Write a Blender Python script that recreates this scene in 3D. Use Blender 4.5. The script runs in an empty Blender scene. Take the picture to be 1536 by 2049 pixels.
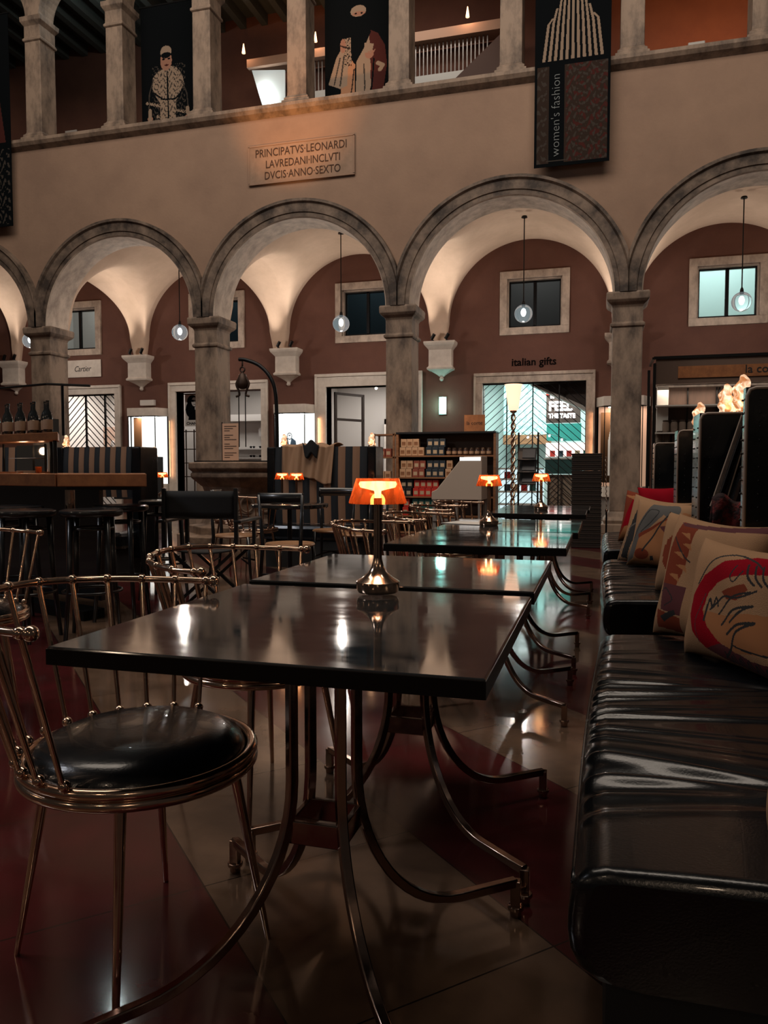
import bpy, bmesh, math, random
import numpy as np
from mathutils import Vector, Matrix, noise
random.seed(7)
rng = np.random.RandomState(5)
SC = bpy.context.scene
COL = SC.collection
PI = math.pi
R = math.radians

# ---------------------------------------------------------------- camera
F, CX, CY, ZC = 1530.0, 768.0, 1024.5, 1.07
yaw = math.atan(432 / 1530.0)
pit = math.atan(84 / 1530.0)
fwd = Vector((-math.sin(yaw) * math.cos(pit), math.cos(yaw) * math.cos(pit), -math.sin(pit)))
rgt = Vector((math.cos(yaw), math.sin(yaw), 0))
upv = rgt.cross(fwd)
cd = bpy.data.cameras.new('camera')
cd.sensor_fit = 'HORIZONTAL'
cd.sensor_width = 36.0
cd.lens = 36.0 * F / 1536.0
cd.clip_start = 0.05
cam = bpy.data.objects.new('camera', cd)
M = Matrix((rgt, upv, -fwd)).transposed().to_4x4()
M.translation = Vector((0, 0, ZC))
cam.matrix_world = M
COL.objects.link(cam)
SC.camera = cam

# ---------------------------------------------------------------- world, exposure
SC.view_settings.view_transform = 'Standard'
SC.view_settings.look = 'None'
SC.view_settings.exposure = 0.0
SC.view_settings.gamma = 1.0
SC.view_settings.use_curve_mapping = False
W = bpy.data.worlds.new('night')
W.use_nodes = True
W.node_tree.nodes['Background'].inputs[0].default_value = (1.0, 0.86, 0.76, 1)
W.node_tree.nodes['Background'].inputs[1].default_value = 0.022
SC.world = W
SC.cycles.max_bounces = 6
SC.cycles.diffuse_bounces = 3
SC.cycles.glossy_bounces = 4
SC.cycles.transmission_bounces = 6
SC.cycles.caustics_reflective = False
SC.cycles.caustics_refractive = False
SC.cycles.sample_clamp_indirect = 3.0
SC.cycles.sample_clamp_direct = 0.0


def light(kind, name, loc, energy, color, target=None, size=0.1, sy=None, spot=None, blend=0.5, parent=None):
    d = bpy.data.lights.new(name, kind)
    d.energy = energy
    d.color = color
    if kind == 'AREA':
        d.shape = 'RECTANGLE'
        d.size = size
        d.size_y = sy or size
    else:
        d.shadow_soft_size = size
    if kind == 'SPOT':
        d.spot_size = spot
        d.spot_blend = blend
    o = bpy.data.objects.new(name, d)
    o.location = loc
    if target is not None:
        o.rotation_euler = (Vector(target) - Vector(loc)).to_track_quat('-Z', 'Y').to_euler()
    COL.objects.link(o)
    if parent:
        o.parent = parent
    return o


# the glazed roof of the courtyard and the room's own spotlights
light('AREA', 'skylight', (-3.5, 4.5, 14.0), 1500, (1.0, 0.86, 0.72), (-3.5, 13.5, 6.0), 16, 6)
light('SPOT', 'plaque_spotlight', (-5.6, 10.8, 5.4), 560, (1.0, 0.45, 0.16), (-5.5, 13.5, 7.75), 0.1, spot=R(50), blend=1.0)
light('AREA', 'courtyard_lamp_left', (-7.5, 1.0, 6.0), 90, (0.9, 0.92, 1.0), (-1, 3, 0), 1.2, 1.2)
# warm fill points added behind the viewer, for metal highlights and floor fill
for p_, e_ in (((-3.4, -2.2, 2.5), 16), ((0.6, -2.6, 2.7), 16), ((-7.0, -0.5, 2.9), 16), ((2.9, 0.5, 3.0), 8), ((-1.5, -3.2, 4.2), 16)):
    light('POINT', 'added_fill_light', p_, e_ * 1.35, (1.0, 0.74, 0.52), size=0.09)
light('SPOT', 'upper_gallery_spotlight', (2.4, 14.6, 8.1), 420, (1.0, 0.42, 0.16), (1.9, 16.6, 9.8), 0.1, spot=R(75), blend=1.0)

# ---------------------------------------------------------------- materials
MATS = {}


def mat(name, col, rough=0.6, metal=0.0, col2=None, nscale=3.0, ndetail=6, bump=0.0, bscale=60.0, emit=None, es=0.0,
        trans=0.0, coat=0.0, ior=1.5, lo=0.35, hi=0.65, stretch=None, rvar=0.0, alpha=1.0, spec=None):
    if name in MATS:
        return MATS[name]
    m = bpy.data.materials.new(name)
    m.use_nodes = True
    nt = m.node_tree
    b = nt.nodes['Principled BSDF']
    I = b.inputs
    I['Base Color'].default_value = (*col, 1)
    I['Roughness'].default_value = rough
    I['Metallic'].default_value = metal
    I['IOR'].default_value = ior
    I['Transmission Weight'].default_value = trans
    I['Coat Weight'].default_value = coat
    I['Alpha'].default_value = alpha
    if spec is not None:
        I['Specular IOR Level'].default_value = spec
    if emit:
        I['Emission Color'].default_value = (*emit, 1)
        I['Emission Strength'].default_value = es
    L = nt.links.new
    tc = nt.nodes.new('ShaderNodeTexCoord')
    mp = nt.nodes.new('ShaderNodeMapping')
    L(tc.outputs['Object'], mp.inputs[0])
    if stretch:
        mp.inputs['Scale'].default_value = stretch
    if col2 or rvar:
        n = nt.nodes.new('ShaderNodeTexNoise')
        n.inputs['Scale'].default_value = nscale
        n.inputs['Detail'].default_value = ndetail
        n.inputs['Roughness'].default_value = 0.65
        L(mp.outputs[0], n.inputs['Vector'])
        r = nt.nodes.new('ShaderNodeMapRange')
        r.inputs['From Min'].default_value = lo
        r.inputs['From Max'].default_value = hi
        L(n.outputs['Fac'], r.inputs['Value'])
        if col2:
            mx = nt.nodes.new('ShaderNodeMix')
            mx.data_type = 'RGBA'
            mx.inputs[6].default_value = (*col, 1)
            mx.inputs[7].default_value = (*col2, 1)
            L(r.outputs[0], mx.inputs[0])
            L(mx.outputs[2], I['Base Color'])
        if rvar:
            rr = nt.nodes.new('ShaderNodeMapRange')
            rr.inputs['To Min'].default_value = rough
            rr.inputs['To Max'].default_value = rough + rvar
            L(r.outputs[0], rr.inputs['Value'])
            L(rr.outputs[0], I['Roughness'])
    if bump:
        n2 = nt.nodes.new('ShaderNodeTexNoise')
        n2.inputs['Scale'].default_value = bscale
        n2.inputs['Detail'].default_value = 4
        L(mp.outputs[0], n2.inputs['Vector'])
        bp = nt.nodes.new('ShaderNodeBump')
        bp.inputs['Strength'].default_value = bump
        bp.inputs['Distance'].default_value = 0.01
        L(n2.outputs['Fac'], bp.inputs['Height'])
        L(bp.outputs[0], I['Normal'])
    MATS[name] = m
    return m


plaster = mat('courtyard_plaster', (0.29, 0.19, 0.135), 0.9, col2=(0.225, 0.145, 0.105), nscale=0.7, bump=0.25, bscale=25)
stone = mat('aged_stone', (0.27, 0.195, 0.145), 0.7, col2=(0.055, 0.038, 0.030), nscale=3.2, ndetail=9, bump=0.5, bscale=12, lo=0.42, hi=0.68, stretch=(1, 1, 0.45))
stone_l = mat('pale_stone', (0.58, 0.48, 0.40), 0.6, col2=(0.32, 0.255, 0.21), nscale=5, bump=0.3, bscale=20, stretch=(1, 1, 0.6))
vaultm = mat('vault_plaster', (0.68, 0.52, 0.41), 0.9, col2=(0.56, 0.42, 0.32), nscale=1.2, bump=0.15, bscale=15)
redwall = mat('terracotta_plaster', (0.150, 0.066, 0.046), 0.85, col2=(0.125, 0.053, 0.038), nscale=2, bump=0.2, bscale=30)
galwall = mat('gallery_plaster', (0.16, 0.065, 0.04), 0.85, col2=(0.13, 0.05, 0.033), nscale=2)
black = mat('black_metal', (0.012, 0.012, 0.013), 0.35, 0.6)
dark = mat('black_lacquer', (0.010, 0.011, 0.013), 0.28, 0.0, coat=0.3)
darkfab = mat('black_canvas', (0.012, 0.013, 0.015), 0.85)
gold = mat('rose_gold_metal', (0.62, 0.44, 0.33), 0.10, 1.0, rvar=0.12, nscale=30)
goldd = mat('bronze_tube', (0.36, 0.25, 0.20), 0.10, 1.0, rvar=0.15, nscale=20)
copper = mat('copper_edge', (0.62, 0.27, 0.12), 0.35, 0.75, col2=(0.42, 0.18, 0.09), nscale=9)
leather = mat('black_leather', (0.0045, 0.0055, 0.007), 0.19, bump=0.05, bscale=220, rvar=0.09, nscale=8, coat=0.2, spec=0.4)
piping = mat('grey_piping', (0.42, 0.33, 0.27), 0.45)
topm = mat('table_slate', (0.017, 0.019, 0.021), 0.035, 0.0, col2=(0.032, 0.029, 0.027), nscale=2.2, ndetail=7, rvar=0.11, stretch=(1.0, 1.8, 1), ior=2.1, lo=0.38, hi=0.72)
topedge = mat('table_edge', (0.006, 0.006, 0.006), 0.3, 0.0, spec=0.3)
cream = mat('cream_fabric', (0.42, 0.25, 0.15), 0.9, bump=0.4, bscale=300)
tan = mat('tan_stripe', (0.30, 0.165, 0.10), 0.85, bump=0.2, bscale=200)
navy = mat('navy_stripe', (0.010, 0.014, 0.020), 0.7)
white = mat('white_paint', (0.62, 0.60, 0.57), 0.6)
grey = mat('grey_paint', (0.20, 0.18, 0.165), 0.6)
woodm = mat('warm_wood', (0.26, 0.12, 0.055), 0.45, col2=(0.15, 0.065, 0.03), nscale=4, stretch=(1, 1, 8))
woods = mat('seat_wood', (0.40, 0.21, 0.10), 0.4, col2=(0.28, 0.14, 0.07), nscale=5)
glass = mat('clear_glass', (1, 1, 1), 0.02, trans=1.0, ior=1.35)
winglass = mat('window_glass', (0.9, 1, 1), 0.0, trans=1.0, ior=1.02)
mirror = mat('cabinet_mirror', (0.6, 0.55, 0.5), 0.08, 1.0)


def emat(name, col, s):
    return mat(name, col, 0.5, emit=col, es=s)


# ---------------------------------------------------------------- mesh builder
class MB:
    def __init__(self):
        self.v = []
        self.f = []
        self.m = []

    def add(self, vs, fs, mi=0):
        o = len(self.v)
        self.v += [tuple(p) for p in vs]
        self.f += [tuple(o + i for i in q) for q in fs]
        self.m += [mi] * len(fs)
        return self

    def box(self, c, s, rz=0.0, mi=0, rot=None):
        hx, hy, hz = s[0] / 2, s[1] / 2, s[2] / 2
        vs = [Vector((x * hx, y * hy, z * hz)) for z in (-1, 1) for x, y in ((-1, -1), (1, -1), (1, 1), (-1, 1))]
        m = rot if rot else Matrix.Rotation(rz, 3, 'Z')
        vs = [m @ v + Vector(c) for v in vs]
        return self.add(vs, [(3, 2, 1, 0), (4, 5, 6, 7), (0, 1, 5, 4), (1, 2, 6, 5), (2, 3, 7, 6), (3, 0, 4, 7)], mi)

    def b(self, x0, x1, y0, y1, z0, z1, mi=0):
        return self.box(((x0 + x1) / 2, (y0 + y1) / 2, (z0 + z1) / 2), (x1 - x0, y1 - y0, z1 - z0), 0, mi)

    def tube(self, pts, r, n=8, closed=False, mi=0, phase=0.0, flat=1.0, caps=True, upref=None):
        pts = [Vector(p) for p in pts]
        N = len(pts)
        rs = r if isinstance(r, (list, tuple)) else [r] * N
        tan_ = []
        for i in range(N):
            a = pts[(i - 1) % N] if (closed or i > 0) else pts[i]
            b = pts[(i + 1) % N] if (closed or i < N - 1) else pts[i]
            t = b - a
            tan_.append(t.normalized() if t.length > 1e-9 else Vector((0, 0, 1)))
        ref = Vector(upref) if upref else (Vector((0, 0, 1)) if abs(tan_[0].z) < 0.9 else Vector((1, 0, 0)))
        nrm = (ref - tan_[0] * ref.dot(tan_[0])).normalized()
        vs = []
        for i in range(N):
            nrm = (nrm - tan_[i] * nrm.dot(tan_[i])).normalized()
            bi = tan_[i].cross(nrm)
            for k in range(n):
                a = 2 * PI * k / n + phase
                vs.append(pts[i] + nrm * (math.cos(a) * rs[i]) + bi * (math.sin(a) * rs[i] * flat))
        fs = []
        for i in range(N if closed else N - 1):
            j = (i + 1) % N
            for k in range(n):
                l = (k + 1) % n
                fs.append((i * n + k, i * n + l, j * n + l, j * n + k))
        if not closed and caps:
            fs.append(tuple(range(n - 1, -1, -1)))
            fs.append(tuple((N - 1) * n + k for k in range(n)))
        return self.add(vs, fs, mi)

    def lathe(self, prof, n=24, c=(0, 0, 0), mi=0, arc=2 * PI, caps=True):
        vs, fs = [], []
        full = abs(arc - 2 * PI) < 1e-6
        nn = n if full else n + 1
        for (r, z) in prof:
            for k in range(nn):
                a = arc * k / n
                vs.append((c[0] + r * math.cos(a), c[1] + r * math.sin(a), c[2] + z))
        for i in range(len(prof) - 1):
            for k in range(n):
                l = (k + 1) % nn
                fs.append((i * nn + k, i * nn + l, (i + 1) * nn + l, (i + 1) * nn + k))
        if caps and full:
            if prof[0][0] > 1e-5:
                fs.append(tuple(range(n - 1, -1, -1)))
            if prof[-1][0] > 1e-5:
                fs.append(tuple((len(prof) - 1) * nn + k for k in range(n)))
        return self.add(vs, fs, mi)

    def ball(self, c, r, n=10, mi=0, sz=1.0):
        return self.lathe([(max(1e-4, r * math.sin(PI * i / (n // 2 + 1))), -r * sz * math.cos(PI * i / (n // 2 + 1))) for i in range(n // 2 + 2)], n, c, mi, caps=False)

    def prism(self, poly, a, b, axis='z', mi=0):
        n = len(poly)

        def P(p, h):
            return {'z': (p[0], p[1], h), 'y': (p[0], h, p[1]), 'x': (h, p[0], p[1])}[axis]
        vs = [P(p, a) for p in poly] + [P(p, b) for p in poly]
        fs = [(i, (i + 1) % n, n + (i + 1) % n, n + i) for i in range(n)]
        fs += [tuple(range(n - 1, -1, -1)), tuple(range(n, 2 * n))]
        return self.add(vs, fs, mi)

    def grid(self, fn, nu, nv, mi=0, closeu=False):
        vs = [fn(i / (nu if closeu else nu), j / nv) for i in range(nu + (0 if closeu else 1)) for j in range(nv + 1)]
        fs = []
        w = nv + 1
        tot = nu if closeu else nu + 1
        for i in range(nu):
            for j in range(nv):
                i2 = (i + 1) % tot
                fs.append((i * w + j, i2 * w + j, i2 * w + j + 1, i * w + j + 1))
        return self.add(vs, fs, mi)

    def build(self, name, mats, parent=None, loc=(0, 0, 0), rz=0.0, smooth=False, bevel=0.0, label=None, auto=None, merge=False):
        me = bpy.data.meshes.new(name)
        me.from_pydata(self.v, [], self.f)
        mats = mats if isinstance(mats, (list, tuple)) else [mats]
        for m in mats:
            me.materials.append(m)
        me.polygons.foreach_set('material_index', self.m)
        bm = bmesh.new()
        bm.from_mesh(me)
        if merge:
            bmesh.ops.remove_doubles(bm, verts=bm.verts, dist=1e-4)
        bmesh.ops.recalc_face_normals(bm, faces=bm.faces)
        bm.to_mesh(me)
        bm.free()
        if smooth:
            me.polygons.foreach_set('use_smooth', [True] * len(me.polygons))
            if auto:
                me.set_sharp_from_angle(angle=R(auto))
        me.update()
        o = bpy.data.objects.new(name, me)
        o.location = loc
        o.rotation_euler = (0, 0, rz)
        COL.objects.link(o)
        if parent:
            o.parent = parent
        if bevel:
            md = o.modifiers.new('bevel', 'BEVEL')
            md.width = bevel
            md.segments = 2
            md.limit_method = 'ANGLE'
        if label:
            o['label'] = label
        return o


def tag(o, label, cat, group=None, kind=None):
    o['label'] = label
    if cat:
        o['category'] = cat
    if group:
        o['group'] = group
    if kind:
        o['kind'] = kind
    return o


def thing(name, label, cat, loc=(0, 0, 0), rz=0.0, group=None):
    o = bpy.data.objects.new(name, None)
    o.empty_display_size = 0.1
    o.location = loc
    o.rotation_euler = (0, 0, rz)
    COL.objects.link(o)
    return tag(o, label, cat, group)


def struct(o, label=None):
    o['kind'] = 'structure'
    if label:
        o['label'] = label
    return o


def dup(root, loc, rz=0.0, label=None, group=None, scale=None):
    def cp(o, par):
        c = o.copy()
        COL.objects.link(c)
        c.parent = par
        for ch in [x for x in CH.get(o.name, [])]:
            cp(ch, c)
        return c
    CH = {}
    for x in bpy.data.objects:
        if x.parent:
            CH.setdefault(x.parent.name, []).append(x)
    r = cp(root, None)
    r.location = loc
    r.rotation_euler = (0, 0, rz)
    if scale:
        r.scale = scale
    if label:
        r['label'] = label
    if group:
        r['group'] = group
    return r


def text_mb(s, size, depth=0.004, align='LEFT', shear=0.0, off=0.0, xs=1.0):
    """letters as a mesh standing in the XZ plane, facing -Y"""
    cu = bpy.data.curves.new('t', 'FONT')
    cu.body = s
    cu.size = size
    cu.extrude = depth
    cu.align_x = align
    cu.shear = shear
    cu.offset = off
    cu.resolution_u = 3
    o = bpy.data.objects.new('t', cu)
    COL.objects.link(o)
    bpy.context.view_layer.update()
    me = bpy.data.meshes.new_from_object(o.evaluated_get(bpy.context.evaluated_depsgraph_get()))
    mb = MB()
    mb.add([(v.co.x * xs, -v.co.z, v.co.y) for v in me.vertices], [tuple(p.vertices) for p in me.polygons])
    bpy.data.objects.remove(o)
    bpy.data.meshes.remove(me)
    return mb


# painter: picks a material index per cell of a grid (prints on cloth, posters)
class Paint:
    def __init__(self, nu, nv, asp=1.0, base=0):
        self.nu, self.nv, self.asp = nu, nv, asp
        self.U, self.V = np.meshgrid((np.arange(nu) + .5) / nu, (np.arange(nv) + .5) / nv, indexing='ij')
        self.A = np.full((nu, nv), base, dtype=int)

    def poly(self, pts, mi):
        ins = np.zeros(self.A.shape, bool)
        n = len(pts)
        for i in range(n):
            x1, y1 = pts[i]
            x2, y2 = pts[(i + 1) % n]
            if y1 == y2:
                continue
            c = (y1 > self.V) != (y2 > self.V)
            ins ^= c & (self.U < (x2 - x1) * (self.V - y1) / (y2 - y1) + x1)
        self.A[ins] = mi
        return self

    def ell(self, cx, cy, rx, ry, mi):
        self.A[((self.U - cx) / rx) ** 2 + ((self.V - cy) / ry) ** 2 < 1] = mi
        return self

    def stroke(self, pts, w, mi):
        U, V = self.U, self.V * self.asp
        for i in range(len(pts) - 1):
            x1, y1 = pts[i][0], pts[i][1] * self.asp
            x2, y2 = pts[i + 1][0], pts[i + 1][1] * self.asp
            dx, dy = x2 - x1, y2 - y1
            t = np.clip(((U - x1) * dx + (V - y1) * dy) / (dx * dx + dy * dy + 1e-9), 0, 1)
            self.A[(U - x1 - t * dx) ** 2 + (V - y1 - t * dy) ** 2 < w * w] = mi
        return self

    def curve(self, pts, w, mi, k=6):
        out = []
        P = [pts[0]] + list(pts) + [pts[-1]]
        for i in range(1, len(P) - 2):
            for j in range(k):
                t = j / k
                out.append(tuple(0.5 * (2 * P[i][a] + (P[i + 1][a] - P[i - 1][a]) * t + (2 * P[i - 1][a] - 5 * P[i][a] + 4 * P[i + 1][a] - P[i + 2][a]) * t * t + (3 * P[i][a] - P[i - 1][a] - 3 * P[i + 1][a] + P[i + 2][a]) * t ** 3) for a in (0, 1)))
        out.append(tuple(pts[-1]))
        return self.stroke(out, w, mi)


def smoothp(pts, k=8, closed=False):
    out = []
    n = len(pts)
    P = [Vector(p) for p in pts]
    rngi = range(n) if closed else range(n - 1)
    for i in rngi:
        p0 = P[(i - 1) % n] if (closed or i > 0) else P[0]
        p1 = P[i]
        p2 = P[(i + 1) % n]
        p3 = P[(i + 2) % n] if (closed or i < n - 2) else P[-1]
        for j in range(k):
            t = j / k
            out.append(0.5 * (2 * p1 + (p2 - p0) * t + (2 * p0 - 5 * p1 + 4 * p2 - p3) * t * t + (3 * p1 - p0 - 3 * p2 + p3) * t ** 3))
    if not closed:
        out.append(P[-1])
    return out
# ================================================================ SETTING
# ---- floor: diagonal bands of red and beige stone
fm = bpy.data.materials.new('floor_stone')
fm.use_nodes = True
nt = fm.node_tree
L = nt.links.new
bs = nt.nodes['Principled BSDF']
tc = nt.nodes.new('ShaderNodeTexCoord')
sp = nt.nodes.new('ShaderNodeSeparateXYZ')
L(tc.outputs['Object'], sp.inputs[0])


def mth(op, a, b=None, c=None):
    n = nt.nodes.new('ShaderNodeMath')
    n.operation = op
    for i, x in enumerate((a, b, c)):
        if x is None:
            continue
        if isinstance(x, (int, float)):
            n.inputs[i].default_value = x
        else:
            L(x, n.inputs[i])
    return n.outputs[0]


S_ = mth('DIVIDE', mth('SUBTRACT', mth('ADD', sp.outputs[0], sp.outputs[1]), 0.75), 0.87)
D_ = mth('DIVIDE', mth('ADD', mth('SUBTRACT', sp.outputs[0], sp.outputs[1]), 1.79), 0.89)
idx = mth('FLOORED_MODULO', mth('FLOOR', S_), 2.0)
j1 = mth('ABSOLUTE', mth('SUBTRACT', mth('FRACT', S_), 0.5))
j2 = mth('ABSOLUTE', mth('SUBTRACT', mth('FRACT', D_), 0.5))
joint = mth('GREATER_THAN', mth('MAXIMUM', j1, j2), 0.4965)
nz = nt.nodes.new('ShaderNodeTexNoise')
nz.inputs['Scale'].default_value = 6
nz.inputs['Detail'].default_value = 9
L(tc.outputs['Object'], nz.inputs['Vector'])
nz2 = nt.nodes.new('ShaderNodeTexNoise')
nz2.inputs['Scale'].default_value = 1.3
nz2.inputs['Detail'].default_value = 5
L(tc.outputs['Object'], nz2.inputs['Vector'])


def mixc(f, a, b):
    n = nt.nodes.new('ShaderNodeMix')
    n.data_type = 'RGBA'
    for i, x in ((6, a), (7, b)):
        if isinstance(x, tuple):
            n.inputs[i].default_value = (*x, 1)
        else:
            L(x, n.inputs[i])
    L(f, n.inputs[0])
    return n.outputs[2]


def mr(v, a, b, c=0.0, d=1.0):
    n = nt.nodes.new('ShaderNodeMapRange')
    n.inputs[1].default_value = a
    n.inputs[2].default_value = b
    n.inputs[3].default_value = c
    n.inputs[4].default_value = d
    L(v, n.inputs[0])
    return n.outputs[0]


beige = mixc(mr(nz.outputs[0], 0.35, 0.65), (0.150, 0.090, 0.058), (0.10, 0.061, 0.040))
red = mixc(mr(nz.outputs[0], 0.35, 0.65), (0.075, 0.012, 0.013), (0.05, 0.011, 0.010))
c1 = mixc(idx, beige, red)
c2 = mixc(joint, c1, (0.02, 0.013, 0.01))
L(c2, bs.inputs['Base Color'])
L(mr(nz2.outputs[0], 0.3, 0.7, 0.06, 0.19), bs.inputs['Roughness'])
bs.inputs['IOR'].default_value = 1.6
bmp = nt.nodes.new('ShaderNodeBump')
bmp.inputs['Strength'].default_value = 0.06
bmp.inputs['Distance'].default_value = 0.004
L(nz.outputs[0], bmp.inputs['Height'])
L(bmp.outputs[0], bs.inputs['Normal'])
struct(MB().b(-20, 9, -4, 24, -0.2, 0).build('floor', fm))

PX = [-15.06, -11.24, -7.42, -3.54, 0.40, 4.35, 8.3]
YF, YB, YW = 13.5, 14.08, 17.2
ZS = 4.02

# ---- arcade wall
mb = MB()
for i in range(len(PX) - 1):
    a, b = PX[i], PX[i + 1]
    xc, h = (a + b) / 2, (b - a) / 2
    r = h - 0.22
    N = 48
    arc = [(xc - r * math.cos(PI * k / N), ZS + r * math.sin(PI * k / N)) for k in range(N + 1)]
    top = [(a + (b - a) * k / N, 7.66) for k in range(N + 1)]
    for Y in (YF, YB):
        vs = [(p[0], Y, p[1]) for p in arc] + [(p[0], Y, p[1]) for p in top]
        mb.add(vs, [(k, k + 1, N + 2 + k, N + 1 + k) for k in range(N)])
        mb.add([(a, Y, ZS), (xc - r, Y, ZS), (a, Y, 7.66)], [(0, 1, 2)])
        mb.add([(b, Y, ZS), (xc + r, Y, ZS), (b, Y, 7.66)], [(0, 1, 2)])
    mb.add([(p[0], y, p[1]) for p in arc for y in (YF, YB)], [(2 * k, 2 * k + 1, 2 * k + 3, 2 * k + 2) for k in range(N)])
struct(mb.build('wall_arcade', plaster), 'tan plaster wall above the arches of the arcade')

# ---- arches
ARCH_L = ['left edge arch, mostly cut off by the photo frame', 'arch over the Cartier doorway bay', 'arch over the bay with the open door, below the carved inscription',
          'arch over the italian gifts doorway bay', 'rightmost arch, over the kiosk bay', None]
for i in range(5):
    a, b = PX[i], PX[i + 1]
    xc, h = (a + b) / 2, (b - a) / 2
    prof = [(h - 0.235, YB + 0.02), (h - 0.235, YF - 0.05), (h - 0.215, YF - 0.07), (h - 0.14, YF - 0.07), (h - 0.13, YF - 0.09), (h + 0.02, YF - 0.10), (h + 0.05, YF - 0.14), (h + 0.10, YF - 0.14), (h + 0.11, YF + 0.03)]
    arch_m = mat('arch_stone', (0.20, 0.145, 0.11), 0.7, col2=(0.035, 0.024, 0.019), nscale=2.6, ndetail=9, bump=0.5, bscale=12, lo=0.36, hi=0.62)
    N = 64
    P = len(prof)
    vs = []
    for k in range(N + 1):
        t = PI * k / N
        for (r, y) in prof:
            x = max(a + 0.004, min(b - 0.004, xc - r * math.cos(t)))
            vs.append((x, y, ZS + r * math.sin(t)))
    fs = [(k * P + j, k * P + j + 1, (k + 1) * P + j + 1, (k + 1) * P + j) for k in range(N) for j in range(P - 1)]
    mb_ = MB().add(vs, fs)
    mb_.m = [1 if q % (P - 1) in (0, 1) else 0 for q in range(len(fs))]
    o = mb_.build('trim_%d' % (i + 2), [arch_m, stone_l], smooth=True, auto=30)
    tag(o, 'weathered stone ' + ARCH_L[i], None, None, 'structure')

# ---- pillars
PIL_L = ['weathered square stone pillar beyond the left edge', 'weathered stone pillar at the far left behind the bar shelf', 'weathered stone pillar rising behind the stone wellhead',
         'weathered stone pillar behind the shop shelf, beside the open door', 'weathered stone pillar right of the italian gifts doorway', 'stone pillar beyond the right edge']


def sq(mb, prof, cx, cy, kd=1.0, mi=0):
    n = len(prof)
    vs = []
    for (w, z) in prof:
        d = w + kd
        vs += [(cx - w, cy - d, z), (cx + w, cy - d, z), (cx + w, cy + d, z), (cx - w, cy + d, z)]
    fs = [(i * 4 + k, i * 4 + (k + 1) % 4, (i + 1) * 4 + (k + 1) % 4, (i + 1) * 4 + k) for i in range(n - 1) for k in range(4)]
    fs += [(3, 2, 1, 0), tuple((n - 1) * 4 + k for k in range(4))]
    return mb.add(vs, fs, mi)


CAPM = stone_l
for i in range(0, 6):
    t = thing('stone_pillar', PIL_L[i], 'pillar', (PX[i], 13.79, 0), group='arcade pillars')
    sq(MB(), [(0.245, 0.36), (0.24, 3.46)], 0, 0, 0.04).build('shaft', stone, t, bevel=0.02)
    sq(MB(), [(0.38, 0), (0.38, 0.15), (0.33, 0.16), (0.35, 0.22), (0.31, 0.27), (0.29, 0.28), (0.27, 0.33), (0.25, 0.37)], 0, 0, 0.04).build('base', stone, t, bevel=0.008)
    sq(MB(), [(0.25, 3.45), (0.275, 3.47), (0.28, 3.51), (0.245, 3.54), (0.245, 3.78), (0.26, 3.82), (0.31, 3.86), (0.34, 3.90), (0.345, 4.0), (0.33, 4.03)], 0, 0, 0.03).build('capital', stone, t, bevel=0.008)

# ---- cornice ledge
mb = MB()
mb.prism([(13.52, 7.60), (13.46, 7.64), (13.40, 7.68), (13.36, 7.74), (13.36, 7.80), (14.14, 7.80), (14.14, 7.66), (13.52, 7.62)], PX[0], 8.3, 'x')
struct(mb.build('trim_1', stone), 'stone ledge running along the top of the arcade wall')

# ---- upper arcade
UX = []
for i in range(len(PX) - 1):
    UX += [PX[i], (PX[i] + PX[i + 1]) / 2]
UX = [x for x in UX if -13.5 < x < 4.5]
UL = ['beyond the left edge', 'by the maroon robed figure at the left edge', 'left of the figure in the white jacket', 'right of the figure in the white jacket', 'left of the veiled figure',
      'right of the veiled figure', 'left of the striped figure banner', 'right of the striped figure banner', 'at the right edge', 'beyond the right edge']
for i, x in enumerate(UX):
    t = thing('gallery_column', 'square stone column of the upper gallery ' + UL[i % 10], 'column', (x, 13.72, 7.80), group='upper gallery columns')
    sq(MB(), [(0.19, 0.17), (0.185, 1.98)], 0, 0, 0.04).build('shaft', stone, t, bevel=0.012)
    sq(MB(), [(0.27, 0), (0.27, 0.06), (0.235, 0.08), (0.235, 0.12), (0.20, 0.15), (0.19, 0.18)], 0, 0, 0.04).build('base', stone, t, bevel=0.006)
    sq(MB(), [(0.19, 1.97), (0.215, 1.99), (0.215, 2.03), (0.19, 2.06), (0.19, 2.28), (0.245, 2.36), (0.25, 2.45)], 0, 0, 0.04).build('capital', stone, t, bevel=0.006)
mb = MB()
for i in range(len(UX) - 1):
    a, b = UX[i], UX[i + 1]
    xc, h = (a + b) / 2, (b - a) / 2
    r = h - 0.16
    N = 24
    z0 = 10.25
    arc = [(xc - r * math.cos(PI * k / N), z0 + r * math.sin(PI * k / N)) for k in range(N + 1)]
    for Y in (13.5, 13.94):
        vs = [(p[0], Y, p[1]) for p in arc] + [(a + (b - a) * k / N, Y, 11.8) for k in range(N + 1)]
        mb.add(vs, [(k, k + 1, N + 2 + k, N + 1 + k) for k in range(N)])
        mb.add([(a, Y, z0), (xc - r, Y, z0), (a, Y, 11.8)], [(0, 1, 2)])
        mb.add([(b, Y, z0), (xc + r, Y, z0), (b, Y, 11.8)], [(0, 1, 2)])
    mb.add([(p[0], y, p[1]) for p in arc for y in (13.5, 13.94)], [(2 * k, 2 * k + 1, 2 * k + 3, 2 * k + 2) for k in range(N)])
struct(mb.build('wall_gallery_arches', stone), 'stone arches over the upper gallery columns')

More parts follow.
